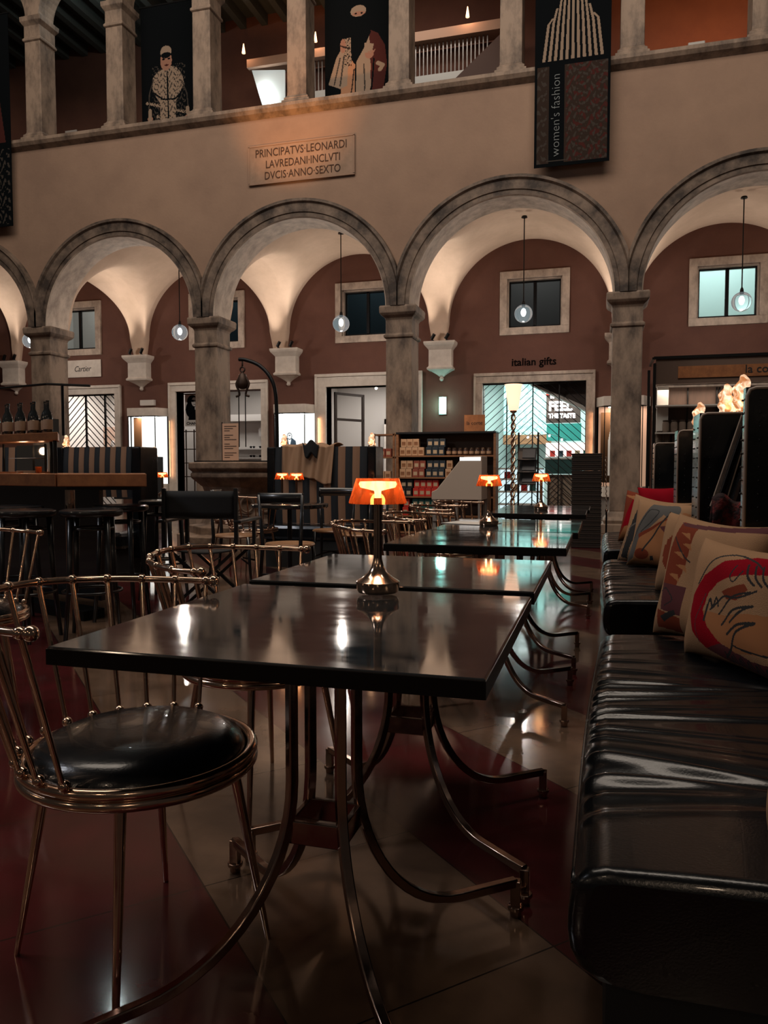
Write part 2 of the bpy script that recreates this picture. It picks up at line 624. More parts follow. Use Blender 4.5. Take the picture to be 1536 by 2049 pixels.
# ---- vaults
for i in range(5):
    a, b = PX[i], PX[i + 1]
    xc, h = (a + b) / 2, (b - a) / 2
    r1 = h - 0.22
    yc, r2 = (YB + YW) / 2, 1.38
    Z0 = 4.35

    def vf(u, v, xc=xc, h=h, r1=r1, yc=yc, r2=r2):
        def edge(t, H, r):
            # cosine spacing inside the barrel, a straight leg outside it
            if t < 0.04:
                return -H + (H - r) * t / 0.04
            if t > 0.96:
                return H - (H - r) * (1 - t) / 0.04
            return -r * math.cos(PI * (t - 0.04) / 0.92)
        x = edge(u, h, r1)
        y = edge(v, (YW - YB) / 2, r2)
        z1 = Z0 + math.sqrt(max(0, r1 * r1 - x * x)) if abs(x) <= r1 else 3.9
        z2 = Z0 + math.sqrt(max(0, r2 * r2 - y * y)) if abs(y) <= r2 else 3.9
        k = 14.0
        z = max(z1, z2)
        if min(z1, z2) > 4.3:
            z = math.log(math.exp(k * (z1 - 5)) + math.exp(k * (z2 - 5))) / k + 5 - 0.03
        return (xc + x, yc + y, z)
    struct(MB().grid(vf, 75, 75).build('ceiling', vaultm, smooth=True, auto=60), 'pale plaster groin vault of the arcade')

# ---- back wall with openings
DOORS = [(-14.3, -12.03), (-10.27, -7.94), (-6.27, -4.2), (-2.56, -0.32), (1.25, 3.5)]
DTOP = [3.03, 3.03, 3.03, 3.00, 2.7]
WINS = [(-13.75, -12.57), (-9.71, -8.53), (-5.87, -4.69), (-2.03, -0.85), (1.87, 3.05)]
holes = [(d[0], d[1], 0.0, z) for d, z in zip(DOORS, DTOP)] + [(w[0], w[1], 4.20, 5.26) for w in WINS]


def holed(x0, x1, z0, z1, y0, y1, holes):
    xs = sorted(set([x0, x1] + [q for hh in holes for q in hh[:2] if x0 < q < x1]))
    zs = sorted(set([z0, z1] + [q for hh in holes for q in hh[2:] if z0 < q < z1]))
    mb = MB()
    for i in range(len(xs) - 1):
        for j in range(len(zs) - 1):
            cx, cz = (xs[i] + xs[i + 1]) / 2, (zs[j] + zs[j + 1]) / 2
            if any(hh[0] < cx < hh[1] and hh[2] < cz < hh[3] for hh in holes):
                continue
            mb.b(xs[i], xs[i + 1], y0, y1, zs[j], zs[j + 1])
    return mb


struct(holed(-16.5, 6, 0, 7.6, YW, YW + 0.35, holes).build('wall_back', redwall), 'dark terracotta back wall under the arcade')
struct(MB().b(-16.5, 6, YW, YW + 0.3, 7.7, 13).build('wall_gallery', galwall), 'dark terracotta wall of the upper gallery')
struct(MB().b(-16.5, 6, YB, YW, 7.4, 7.7).build('floor_gallery', grey), 'upper gallery floor')
mb = MB().b(-16.5, 6, 13.94, YW, 11.8, 12.0)
for k in range(36):
    mb.b(-15 + k * 0.55, -14.85 + k * 0.55, 13.96, YW - 0.01, 11.55, 11.8)
struct(mb.build('ceiling_gallery', mat('dark_beams', (0.05, 0.055, 0.05), 0.8)), 'dark beamed ceiling of the upper gallery')

# ---- windows
rb = mat('room_dim', (0.10, 0.10, 0.10), 0.8)
for i, (a, b) in enumerate(WINS):
    root = MB()
    t_, z0, z1 = 0.16, 4.20, 5.26
    root.b(a - t_, b + t_, YW - 0.06, YW + 0.02, z1, z1 + t_)
    root.b(a - t_, b + t_, YW - 0.06, YW + 0.02, z0 - t_, z0)
    root.b(a - t_, a, YW - 0.06, YW + 0.02, z0, z1)
    root.b(b, b + t_, YW - 0.06, YW + 0.02, z0, z1)
    for (p, q) in (((a, a + 0.03), (z0, z1)), ((b - 0.03, b), (z0, z1))):
        root.b(p[0], p[1], YW + 0.02, YW + 0.33, q[0], q[1])
    root.b(a, b, YW + 0.02, YW + 0.33, z1 - 0.03, z1)
    w = root.build('window_%d' % (i + 1), stone_l, bevel=0.006)
    struct(w, 'square stone framed window high on the back wall')
    m = MB()
    y = YW + 0.16
    for (x0, x1, q0, q1) in ((a, a + .06, z0, z1), (b - .06, b, z0, z1), ((a + b) / 2 - .035, (a + b) / 2 + .035, z0, z1), (a, b, z0, z0 + .06), (a, b, z1 - .06, z1)):
        m.b(x0, x1, y - .03, y + .03, q0, q1)
    m.build('window_frame', black, w)
    MB().b(a + .05, b - .05, y - .004, y + .004, z0 + .05, z1 - .05).build('glass_pane', winglass, w)

# ---- shop rooms seen through doors and windows
ROOMC = [(0.50, 0.46, 0.42), (0.34, 0.32, 0.30), (0.45, 0.42, 0.39), (0.42, 0.50, 0.48), (0.34, 0.26, 0.20)]
UPC = [(0.42, 0.40, 0.38), (0.05, 0.06, 0.065), (0.05, 0.06, 0.065), (0.11, 0.10, 0.095), (0.5, 0.6, 0.58)]
for i in range(5):
    a, b = PX[i] + 0.1, PX[i + 1] - 0.1
    rm = mat('room_wall_%d' % i, ROOMC[i], 0.8)
    um = mat('upper_room_wall_%d' % i, UPC[i], 0.8)
    mb = MB()
    y0, y1 = YW + 0.35, YW + 3.8
    mb.b(a, b, y1, y1 + .1, 0, 3.6)
    mb.b(a - .1, a, y0, y1, 0, 3.6)
    mb.b(b, b + .1, y0, y1, 0, 3.6)
    mb.b(a, b, y0, y1, 3.6, 3.7)
    struct(mb.build('wall_shop', rm), 'shop interior wall')
    mb = MB()
    mb.b(a, b, y1 - 1.6, y1 - 1.5, 3.7, 6.8)
    mb.b(a - .1, a, y0, y1, 3.7, 6.8)
    mb.b(b, b + .1, y0, y1, 3.7, 6.8)
    mb.b(a, b, y0, y1, 6.8, 6.9)
    struct(mb.build('wall_upper_shop', um), 'upper shop interior wall')
    le = [200, 80, 110, 260, 45][i]
    lc = [(1, .95, .9), (1, .92, .85), (1, .95, .9), (.82, 1, .97), (1, .8, .65)][i]
    light('AREA', 'shop_ceiling_light', ((a + b) / 2, y0 + 1.7, 3.5), le, lc, ((a + b) / 2, y0 + 1.7, 0), 2.4, 1.6)
    le = [40, 10, 10, 16, 90][i]
    light('AREA', 'upper_shop_ceiling_light', ((a + b) / 2, y0 + 0.9, 6.6), le, [(1, .97, .92), (.7, .9, 1), (.7, .9, 1), (1, 1, 1), (.85, 1, .98)][i], ((a + b) / 2, y0 + 0.9, 0), 1.6, 1.2)

# ---- door frames (stone)
DN = ['white stone frame of the grilled doorway left, below the Cartier sign', 'white stone frame of the doorway with the portrait poster', 'broad white stone frame of the open doorway left of the shop shelf',
      'white stone frame of the doorway below the words italian gifts', 'stone frame of the doorway behind the right kiosk']
DO = []
for i, ((a, b), zt) in enumerate(zip(DOORS, DTOP)):
    m = MB()
    w = 0.17 if i != 2 else 0.25
    y0, y1 = YW - 0.07, YW + 0.34
    m.b(a - w, a, y0, y1, 0, zt)
    m.b(b, b + w, y0, y1, 0, zt)
    m.b(a - w, b + w, y0, y1, zt, zt + w + 0.03)
    m.b(a - w - .02, b + w + .02, y0 - .03, y0 + .02, zt + w - .02, zt + w + .05)
    m.b(a - w - .02, a - w + .03, y0 - .03, y0 + .02, 0, zt + w)
    m.b(b + w - .03, b + w + .02, y0 - .03, y0 + .02, 0, zt + w)
    o = m.build('door_%d' % (i + 1), stone_l if i in (3, 4) else mat('white_stone', (0.74, 0.68, 0.61), 0.6, col2=(0.60, 0.54, 0.48), nscale=4), bevel=0.006)
    struct(o, DN[i])
    DO.append(o)


def lattice(x0, x1, z0, z1, xm, y, parent, name, step=0.135, r=0.011, m=black, slope=1.0, posts=(), pw=.022):
    """chevron bars meeting at the posts xm"""
    mb = MB()
    edges = [x0] + list(xm) + [x1]
    for k in range(len(edges) - 1):
        a, b = edges[k], edges[k + 1]
        s = slope if k % 2 == 0 else -slope
        w = b - a
        zz = z0 - abs(s) * w
        while zz < z1 + abs(s) * w:
            # line from (a, zz) to (b, zz + s*w), clipped
            p, q = (a, zz), (b, zz + s * w)
            if p[1] > q[1]:
                p, q = q, p
            if q[1] > z0 and p[1] < z1:
                def at(z):
                    t = (z - p[1]) / (q[1] - p[1])
                    return (p[0] + (q[0] - p[0]) * t, z)
                pp = at(z0) if p[1] < z0 else p
                qq = at(z1) if q[1] > z1 else q
                mb.tube([(pp[0], y, pp[1]), (qq[0], y, qq[1])], r, 4)
            zz += step
    for x in edges + list(posts):
        mb.b(x - pw, x + pw, y - .02, y + .02, z0, z1)
    mb.b(x0, x1, y - .02, y + .02, z1 - .03, z1)
    return mb.build(name, m, parent)


lattice(DOORS[0][0], DOORS[0][1], 1.0, DTOP[0], (-13.0,), YW + 0.1, DO[0], 'door_grille', 0.17, 0.014, posts=(-12.42,))
lattice(DOORS[0][0], DOORS[0][1], 0.0, 0.97, (-13.0,), YW + 0.1, DO[0], 'door_grille', 0.17, 0.014)
lattice(DOORS[3][0], DOORS[3][1], 0.0, DTOP[3], (-1.46,), YW + 0.1, DO[3], 'door_grille', 0.16, 0.007, slope=0.9, posts=(-2.03, -0.89), pw=.012)
lattice(DOORS[4][0], DOORS[4][1], 0.0, DTOP[4], (2.4,), YW + 0.1, DO[4], 'door_grille', 0.16, 0.010, mat('brown_wood_panel', (0.10, 0.05, 0.03), 0.5))
MB().b(DOORS[4][0], DOORS[4][1], YW + 0.14, YW + 0.18, 0, DTOP[4] - .0).build('door_panel', mat('brown_door', (0.07, 0.04, 0.028), 0.6), DO[4])

# ---- corbels with their spotlights
CBL = ['left edge', 'between the Cartier doorway and the portrait poster doorway', 'between the portrait poster doorway and the open doorway', 'left of the italian gifts doorway', 'behind the right pillar', 'right']
for i in range(0, 6):
    x = PX[i] + (0.0 if i != 3 else 0.05) + (0.2 if i == 2 else 0)
    t = thing('wall_corbel', 'white stone corbel on the terracotta wall, ' + CBL[i], 'corbel', (x, YW, 3.1), group='vault corbels')
    m = MB()

    def hp(prof):
        vs = []
        for (w, d, z) in prof:
            vs += [(-w, 0, z), (-w, -d, z), (w, -d, z), (w, 0, z)]
        n = len(prof)
        fs = [(k * 4 + j, k * 4 + (j + 1) % 4, (k + 1) * 4 + (j + 1) % 4, (k + 1) * 4 + j) for k in range(n - 1) for j in range(4)]
        fs += [(3, 2, 1, 0), tuple((n - 1) * 4 + j for j in range(4))]
        return MB().add(vs, fs)
    hp([(0.03, .03, .06), (.07, .07, .10), (.14, .14, .15), (.25, .24, .21), (.29, .27, .22), (.30, .28, .26), (.27, .25, .29), (.26, .24, .31), (.26, .24, .66), (.28, .27, .69), (.34, .34, .76), (.355, .36, .80), (.355, .36, .84)]).build('corbel_block', stone_l if i > 3 else mat('white_stone', (0.5, 0.44, 0.38)), t, bevel=0.006)
    MB().ball((0, -.04, .03), .05, 12).build('finial', MATS['white_stone'], t, smooth=True)
    CBS = ['by the left edge', 'right of the Cartier sign', 'left of the open doorway', 'left of the italian gifts lettering', 'behind the right pillar', 'beyond the right edge']
    for k, dx in enumerate((-.16, .16)):
        s = thing('spotlight', ('left' if k == 0 else 'right') + ' small black spotlight on the corbel ' + CBS[i], 'spotlight', (x + dx, YW - .26, 3.94), group='black corbel spotlights')
        MB().tube([(0, 0, 0), (0, 0, .03)], .03, 12).build('mount', black, s)
        MB().tube([(-.03, .0, .05), (.045, -.03, .16)], .038, 12).build('lamp_head', black, s, smooth=True, auto=40)
        light('SPOT', 'spot_beam', (.05, -.05, .2), 80, (1, .86, .72), (.05 + (-.75 if k == 0 else .75), -1.25, 1.9), .03, spot=R(120), blend=1.0, parent=s)

# ---- raster banners
def raster(name, paint, w, h, mats, parent=None, th=0.01, loc=(0, 0, 0)):
    nu, nv = paint.nu, paint.nv
    mb = MB()
    vs = [(-w / 2 + w * i / nu, 0, h * j / nv) for i in range(nu + 1) for j in range(nv + 1)]
    fs = [(i * (nv + 1) + j, (i + 1) * (nv + 1) + j, (i + 1) * (nv + 1) + j + 1, i * (nv + 1) + j + 1) for i in range(nu) for j in range(nv)]
    mb.add(vs, fs)
    mb.m = [int(q) for q in paint.A.reshape(-1)]
    k = len(mb.v)
    mb.add([(-w / 2, 0, 0), (w / 2, 0, 0), (w / 2, 0, h), (-w / 2, 0, h), (-w / 2, th, 0), (w / 2, th, 0), (w / 2, th, h), (-w / 2, th, h)],
           [(4, 7, 6, 5), (0, 4, 5, 1), (1, 5, 6, 2), (2, 6, 7, 3), (3, 7, 4, 0)])
    return mb.build(name, mats, parent, loc)


pk = mat('print_black', (0.003, 0.004, 0.005), 0.9, spec=0.05)
pc = mat('print_cream', (0.24, 0.175, 0.13), 0.9, spec=0.05)
pm = mat('print_maroon', (0.055, 0.016, 0.014), 0.9, spec=0.05)
ps = mat('print_skin', (0.24, 0.11, 0.07), 0.8)
pg = mat('print_grey', (0.045, 0.037, 0.032), 0.9, spec=0.05)
po = mat('print_ochre', (0.30, 0.14, 0.07), 0.8)
pd = mat('print_brown', (0.030, 0.020, 0.016), 0.9, spec=0.05)
PM = [pk, pc, pm, ps, pg, po, pd]


def ornate(P, u0, u1, v0, v1, mi, f=9.0, seed=0):
    U, V = P.U, P.V * P.asp
    q = np.sin(U * f * 6.3) * np.sin(V * f * 6.3 + 1.3 * np.cos(U * f * 9)) + 0.6 * np.cos(np.hypot((U * f * 0.5) % 1 - .5, (V * f * 0.5) % 1 - .5) * 26 + seed)
    mk = (q > 0.45) & (P.U > u0) & (P.U < u1) & (P.V > v0) & (P.V < v1)
    P.A[mk] = mi


# banner of the maroon robe (left edge)
t = thing('hanging_banner', 'long banner at the left edge with a maroon robed figure above a black scroll pattern', 'banner', (-12.27, 13.30, 6.07))
P = Paint(90, 300, 4.2 / 1.24, 0)
ornate(P, .03, .97, .01, .37, 4, 7.0)
P.poly([(.12, .39), (.15, .62), (.25, .72), (.40, .75), (.60, .72), (.78, .64), (.9, .40)], 2)
P.ell(.42, .79, .14, .055, 3).ell(.42, .835, .16, .035, 0)
P.ell(.37, .80, .025, .008, 0).ell(.47, .80, .025, .008, 0).ell(.42, .77, .05, .006, 2)
P.stroke([(.52, .39), (.50, .66), (.62, .76)], .02, 1).stroke([(.40, .39), (.38, .64), (.30, .73)], .02, 1).stroke([(.58, .39), (.57, .64)], .008, 0)
raster('printed_cloth', P, 1.24, 4.2, PM, t)
MB().tube([(-.66, .01, 4.22), (.66, .01, 4.22)], .02).build('hanging_rod', black, t)

# banner of the white jacket figure
t = thing('figure_banner', 'tall black banner between gallery columns showing a figure in a white embroidered jacket', 'banner', (-8.49, 14.1, 7.80))
P = Paint(110, 230, 2.6 / 1.25, 0)


def q2(px, py):
    return ((px - 275) / 112.0, (266 - (px - 275) * 0.12 - py) / 268.0)


P.poly([q2(*c) for c in ((297, 165), (284, 215), (287, 262), (375, 262), (372, 215), (362, 150), (345, 140), (310, 140))], 0)
for k in range(34):
    x = 286 + (k * 37 % 90)
    y = 190 + (k * 53 % 66)
    P.ell(*q2(x, y), .022, .012, 1)
P.poly([q2(*c) for c in ((297, 160), (298, 140), (308, 127), (318, 122), (322, 118), (335, 115), (347, 118), (358, 132), (362, 150), (352, 172), (345, 185), (344, 262), (313, 262), (313, 190), (305, 178))], 1)
ornate(P, .2, .8, .0, .55, 4, 11)
P.stroke([q2(328, 128), q2(330, 262)], .012, 0)
P.stroke([q2(302, 170), q2(318, 182), q2(343, 182), q2(356, 168)], .012, 0)
P.ell(*q2(326, 104), .105, .075, 3).ell(*q2(326, 86), .10, .045, 1).ell(*q2(326, 93), .09, .022, 0)
P.ell(*q2(321, 101), .025, .008, 0).ell(*q2(332, 100), .025, .008, 0).ell(*q2(327, 113), .035, .007, 2)
P.stroke([q2(300, 142), q2(291, 170), q2(289, 215)], .010, 4).stroke([q2(357, 145), q2(367, 170), q2(371, 215)], .010, 4)
P.ell(*q2(292, 222), .05, .02, 3).ell(*q2(369, 218), .05, .02, 3)
P.stroke([q2(292, 205), q2(292, 235)], .03, 1).stroke([q2(368, 200), q2(371, 225)], .03, 1)
raster('printed_cloth', P, 1.25, 2.6, PM, t)
MB().tube([(-.66, .01, 2.62), (.66, .01, 2.62)], .02).build('hanging_rod', black, t)

# banner of the veiled figure
t = thing('figure_banner', 'tall black banner between gallery columns showing a black veiled figure in a maroon coat', 'banner', (-4.51, 14.1, 7.80))
P = Paint(120, 230, 2.6 / 1.27, 0)


def q3(px, py):
    return ((px - 645) / 130.0, (218 - (px - 645) * 0.12 - py) / 268.0)


P.poly([q3(*c) for c in ((735, 55), (752, 62), (766, 85), (770, 120), (758, 200), (735, 205), (728, 120))], 2)
P.poly([q3(*c) for c in ((678, 160), (700, 100), (722, 60), (738, 120), (735, 208), (674, 214))], 5)
P.poly([q3(*c) for c in ((706, 110), (722, 62), (735, 60), (738, 160), (724, 206), (708, 206))], 1)
P.poly([q3(*c) for c in ((652, 158), (668, 108), (684, 82), (694, 100), (690, 160), (676, 166))], 1)
P.stroke([q3(676, 160), q3(684, 105)], .012, 4).stroke([q3(664, 158), q3(676, 108)], .010, 4)
P.poly([q3(*c) for c in ((695, 25), (732, 25), (738, 60), (724, 90), (706, 120), (690, 100), (690, 60))], 0)
P.stroke([q3(708, 100), q3(706, 210)], .010, 0)
P.ell(*q3(713, 20), .12, .040, 1).ell(*q3(714, 25), .10, .015, 3).ell(*q3(708, 25), .018, .006, 0).ell(*q3(720, 24), .018, .006, 0)
P.poly([q3(*c) for c in ((685, 71), (698, 70), (699, 118), (687, 119))], 1)
ornate(P, .30, .42, .33, .55, 0, 16)
P.ell(*q3(682, 85), .045, .05, 3).ell(*q3(735, 100), .07, .035, 3).poly([q3(*c) for c in ((725, 80), (744, 82), (740, 100), (726, 98))], 1)
P.stroke([q3(752, 118), q3(762, 122), q3(756, 130)], .03, 1)
P.stroke([q3(690, 212), q3(700, 165), q3(704, 130)], .010, 6).stroke([q3(722, 206), q3(726, 160), q3(724, 120)], .010, 4).stroke([q3(735, 200), q3(742, 140), q3(744, 110)], .012, 0)
for k in range(4):
    P.stroke([q3(676 + k * 4, 84 + k), q3(684 + k * 4, 88 + k)], .008, 6)
    P.stroke([q3(728 + k * 4, 106 - k), q3(734 + k * 4, 96 - k)], .008, 3)
raster('printed_cloth', P, 1.27, 2.6, PM, t)
MB().tube([(-.67, .01, 2.62), (.67, .01, 2.62)], .02).build('hanging_rod', black, t)

# banner of women's fashion
t = thing('hanging_banner', "long women's fashion banner hanging over the ledge, striped robe above a carpet pattern", 'banner', (-0.54, 13.28, 6.11))
P = Paint(150, 480, 4.25 / 1.21, 0)
P.A[(P.V < .382) & (P.V > .012) & (P.U > .03) & (P.U < .97)] = 6
ornate(P, .03, .17, .012, .382, 4, 6, 1)
ornate(P, .42, .97, .012, .382, 2, 5, 2)
ornate(P, .42, .97, .012, .382, 4, 8, 4)
P.A[(P.V < .39) & (P.U > .19) & (P.U < .40)] = 0
P.stroke([(.17, .02), (.42, .02)], .008, 4)
P.stroke([(.19, .02), (.19, .045)], .006, 4)
for k in range(11):
    u = .12 + k * .077
    bend = (k - 5) * .012
    top = .66 - abs(k - 5) ** 2 * .004
    P.poly([(u - .022, .40), (u + .020, .40), (u + .016 - bend, .54), (u + .013 - 2 * bend, top), (u - .015 - 2 * bend, top), (u - .018 - bend, .54)], 1)
P.ell(.5, .72, .13, .055, 3).ell(.5, .765, .15, .04, 0).stroke([(.38, .66), (.5, .63), (.62, .66)], .03, 4)
raster('printed_cloth', P, 1.21, 4.25, PM, t)
MB().tube([(-.64, .01, 4.27), (.64, .01, 4.27)], .02).build('hanging_rod', black, t)
tm = text_mb("women's fashion", 0.20, 0.002, off=-.0035)
tm.v = [(-z, y, x) for (x, y, z) in tm.v]
tm.build('lettering', mat('banner_letter', (0.20, 0.22, 0.23), 0.9, spec=.05), t, loc=(-0.195, -0.006, 0.15))

# ---- inscription
t = thing('stone_plaque', 'carved Latin inscription panel set in the plaster above the arches', 'plaque', (-5.40, 13.475, 6.43))
MB().b(-1.03, 1.03, -.012, .02, 0, .68).build('slab', mat('plaque_stone', (0.29, 0.19, 0.135), 0.8, col2=(0.22, 0.145, 0.10), nscale=4, bump=.4, bscale=20), t, bevel=.004)
m = MB()
for (x0, x1, z0, z1) in ((-1.05, 1.05, .67, .70), (-1.05, 1.05, -.02, .01), (-1.05, -1.02, 0, .68), (1.02, 1.05, 0, .68)):
    m.b(x0, x1, -.02, .01, z0, z1)
m.build('border', plaster, t)
ink = mat('carved_letter', (0.035, 0.018, 0.012), 0.9)
for s, x, z, sz in (('PRINCIPATVS·LEONARDI', 0.0, .475, .205), ('LAVREDANI·INCLVTI', .04, .265, .20), ('DVCIS·ANNO·SEXTO', .03, .06, .20)):
    text_mb(s, sz, .003, 'CENTER', xs=.80).build('lettering', ink, t, loc=(x, -.016, z))

# ---- pendants
GL = [(-13.0, 'at the far left, half hidden by a pillar'), (-9.03, 'in the bay left of the wellhead pillar'), (-5.25, 'below the inscription, in front of the dark window'), (-1.49, 'above the italian gifts doorway'), (2.42, 'in the right bay before the teal window')]
gz = 4.12
root = None
for (x, lb) in GL:
    if root is None:
        root = thing('pendant_lamp', 'clear glass globe pendant ' + lb, 'pendant lamp', (x, 15.3, gz), group='glass globe pendants')
        MB().lathe([(.0001, -.175)] + [(.175 * math.sin(PI * k / 24), -.175 * math.cos(PI * k / 24)) for k in range(1, 24)] + [(.0001, .175)], 32, caps=False).build('glass_globe', mat('globe_glass', (.95, 1, 1), .03, trans=1.0, ior=1.12, emit=(.8, .95, 1), es=.10), root, smooth=True)
        MB().tube([(0, 0, .17), (0, 0, 1.88)], .011, 8).build('rod', black, root)
        MB().lathe([(.012, .26), (.03, .22), (.035, .16), (.03, .12)], 16).build('socket', black, root, smooth=True)
        MB().ball((0, 0, .02), .045, 12, sz=1.6).build('bulb', emat('cool_bulb', (.9, 1, 1), 5.0), root, smooth=True)
        light('POINT', 'globe_light', (0, 0, -.24), 50.0, (1, .87, .76), size=.05, parent=root)
        MB().lathe([(.06, 1.84), (.05, 1.87), (.012, 1.84)], 16).build('ceiling_cap', black, root)
    else:
        dup(root, (x, 15.3, gz), 0, 'clear glass globe pendant ' + lb)
# ================================================================ FURNITURE
# ---- pedestal tables
def table(x0, x1, y0, y1, px, py, zt, label, fx=0.37, fyf=0.33, fyr=0.31):
    t = thing('pedestal_table', label, 'table', (px, py, 0), group='row of dark tables beside the bench')
    a, b, c, d = x0 - px, x1 - px, y0 - py, y1 - py
    MB().b(a, b, c, d, zt - .032, zt).build('tabletop', topm, t, bevel=.003)
    e_ = MB()
    e_.b(a - .0015, b + .0015, c - .0015, d + .0015, zt - .033, zt - .004)
    e_.build('edge_band', topedge, t)
    m = MB()
    m.b(a + .12, b - .12, c + .12, d - .12, zt - .05, zt - .033)
    m.build('underframe', topedge, t)
    h = .053
    for sx in (-1, 1):
        for sy in (-1, 1):
            fy = fyf if sy < 0 else fyr
            v = Vector((fx - h, (fy - h))).normalized()
            tot = math.hypot(fx - h, fy - h)
            pts = [(sx * h, sy * h, zt - .05), (sx * h, sy * h, .52), (sx * h, sy * h, .43)]
            Rr = tot * .62
            for k in range(1, 15):
                an = PI / 2 * k / 14
                q = Rr * (1 - math.cos(an))
                pts.append((sx * (h + v.x * q), sy * (h + v.y * q), .085 + (.43 - .085) * (1 - math.sin(an))))
            pts.append((sx * fx, sy * fy, .085))
            l = MB().tube(pts, .0148, 4, phase=PI / 4, upref=(sx * v.y, -sy * v.x, 0)).build('leg', goldd, t, bevel=.003, smooth=True, auto=40)
            f = MB().box((sx * fx, sy * fy, .052), (.024, .024, .075))
            f.lathe([(.02, .018), (.02, .028)], 12, (sx * fx, sy * fy, 0))
            f.lathe([(.013, 0), (.015, .018)], 12, (sx * fx, sy * fy, 0))
            f.build('foot', goldd, l, bevel=.002)
    br = MB()
    o = h + .004
    for sgn in (-1, 1):
        br.b(-o, o, sgn * o - .006, sgn * o + .006, .300, .348)
        br.b(sgn * o - .006, sgn * o + .006, -o, o, .300, .348)
    br.build('bracket', goldd, t, bevel=.002)
    return t


table(-.962, -.165, 1.155, 1.955, -.55, 1.49, .75, 'nearest dark square table, left of the black bench, with curved metal legs', fyf=.47, fyr=.31)
table(-.958, -.160, 1.985, 2.690, -.535, 2.19, .757, 'second dark table, pushed against the far side of the nearest table')
table(-.905, -.130, 3.20, 4.00, -.50, 3.56, .75, 'third dark table, beyond the gap, with teal reflections on its top')
table(-.885, -.105, 4.02, 4.98, -.49, 4.42, .75, 'fourth dark table, carrying the middle amber lamp and a paper menu')
table(-.81, -.095, 5.68, 6.34, -.44, 5.98, .75, 'fifth dark table, under the farthest lamp of the row')
table(-.80, -.080, 6.36, 7.02, -.43, 6.62, .75, 'last dark table of the row, in front of the dark tray stack')

# ---- paper menu on table
tag(MB().box((-.74, 4.55, .7525), (.30, .21, .003), R(-18)).build('paper_menu', white), 'white paper menu lying on the fourth table left of the amber lamp', 'menu')

# ---- amber lamps
am = bpy.data.materials.new('amber_shade')
am.use_nodes = True
n_ = am.node_tree.nodes
l_ = am.node_tree.links
n_.clear()
out = n_.new('ShaderNodeOutputMaterial')
tr = n_.new('ShaderNodeBsdfTranslucent')
tr.inputs[0].default_value = (.95, .25, .07, 1)
gl = n_.new('ShaderNodeBsdfPrincipled')
gl.inputs['Base Color'].default_value = (1.0, .50, .24, 1)
gl.inputs['Transmission Weight'].default_value = 1
gl.inputs['Roughness'].default_value = .06
gl.inputs['IOR'].default_value = 1.15
mx = n_.new('ShaderNodeMixShader')
tc_ = n_.new('ShaderNodeTexCoord')
mp_ = n_.new('ShaderNodeMapping')
mp_.inputs['Scale'].default_value = (1, 1, .25)
vz = n_.new('ShaderNodeTexNoise')
vz.inputs['Scale'].default_value = 60
l_.new(tc_.outputs['Object'], mp_.inputs[0])
l_.new(mp_.outputs[0], vz.inputs['Vector'])
rm_ = n_.new('ShaderNodeMapRange')
rm_.inputs[1].default_value = .35
rm_.inputs[2].default_value = .65
rm_.inputs[3].default_value = .22
rm_.inputs[4].default_value = .48
l_.new(vz.outputs[0], rm_.inputs[0])
l_.new(rm_.outputs[0], mx.inputs[0])
l_.new(gl.outputs[0], mx.inputs[1])
l_.new(tr.outputs[0], mx.inputs[2])
l_.new(mx.outputs[0], out.inputs[0])

lampL = [((-.546, 1.875, .757), 'near amber glass table lamp with rose gold base, on the nearest tables'),
         ((-.614, 4.40, .75), 'middle amber table lamp, on the fourth table beside the paper menu'),
         ((-.456, 6.27, .75), 'far amber table lamp of the bench row, before the italian gifts doorway'),
         ((-2.755, 6.72, .75), 'amber lamp on the round black table, right one of the pair'),
         ((-3.03, 7.02, .75), 'amber lamp on the round black table, left one of the pair'),
         ((-5.20, 8.35, .75), 'amber lamp at left, above the black director chair')]
lp = None
for loc, lb in lampL:
    if lp is None:
        lp = thing('table_lamp', lb, 'lamp', loc, group='amber table lamps')
        MB().lathe([(.050, 0), (.054, .006), (.056, .028), (.052, .031), (.040, .038), (.026, .050), (.016, .066), (.012, .082), (.011, .088)], 40).build('lamp_base', gold, lp, smooth=True, auto=35)
        m = MB()
        for k in range(8):
            a = 2 * PI * k / 8
            m.tube([(.0075 * math.cos(a), .0075 * math.sin(a), .085), (.0075 * math.cos(a), .0075 * math.sin(a), .245)], .0036, 6)
        m.lathe([(.0075, .085), (.0075, .245)], 12)
        m.build('stem', gold, lp, smooth=True, auto=40)
        m = MB()
        pr = [(.074, .228), (.0745, .231), (.055, .292), (.053, .292), (.0715, .231), (.074, .228)]
        m.lathe(pr, 36, caps=False)
        m.build('lamp_shade', am, lp, smooth=True, auto=40)
        m = MB().lathe([(.002, .236), (.007, .238), (.009, .262), (.045, .270), (.049, .278), (.046, .284), (.002, .285)], 28)
        m.build('diffuser', emat('warm_diffuser', (1, .80, .62), 10.0), lp, smooth=True)
        light('POINT', 'lamp_glow', (0, 0, .238), 0.7, (1, .50, .20), size=.02, parent=lp)
    else:
        dup(lp, loc, 0, lb)

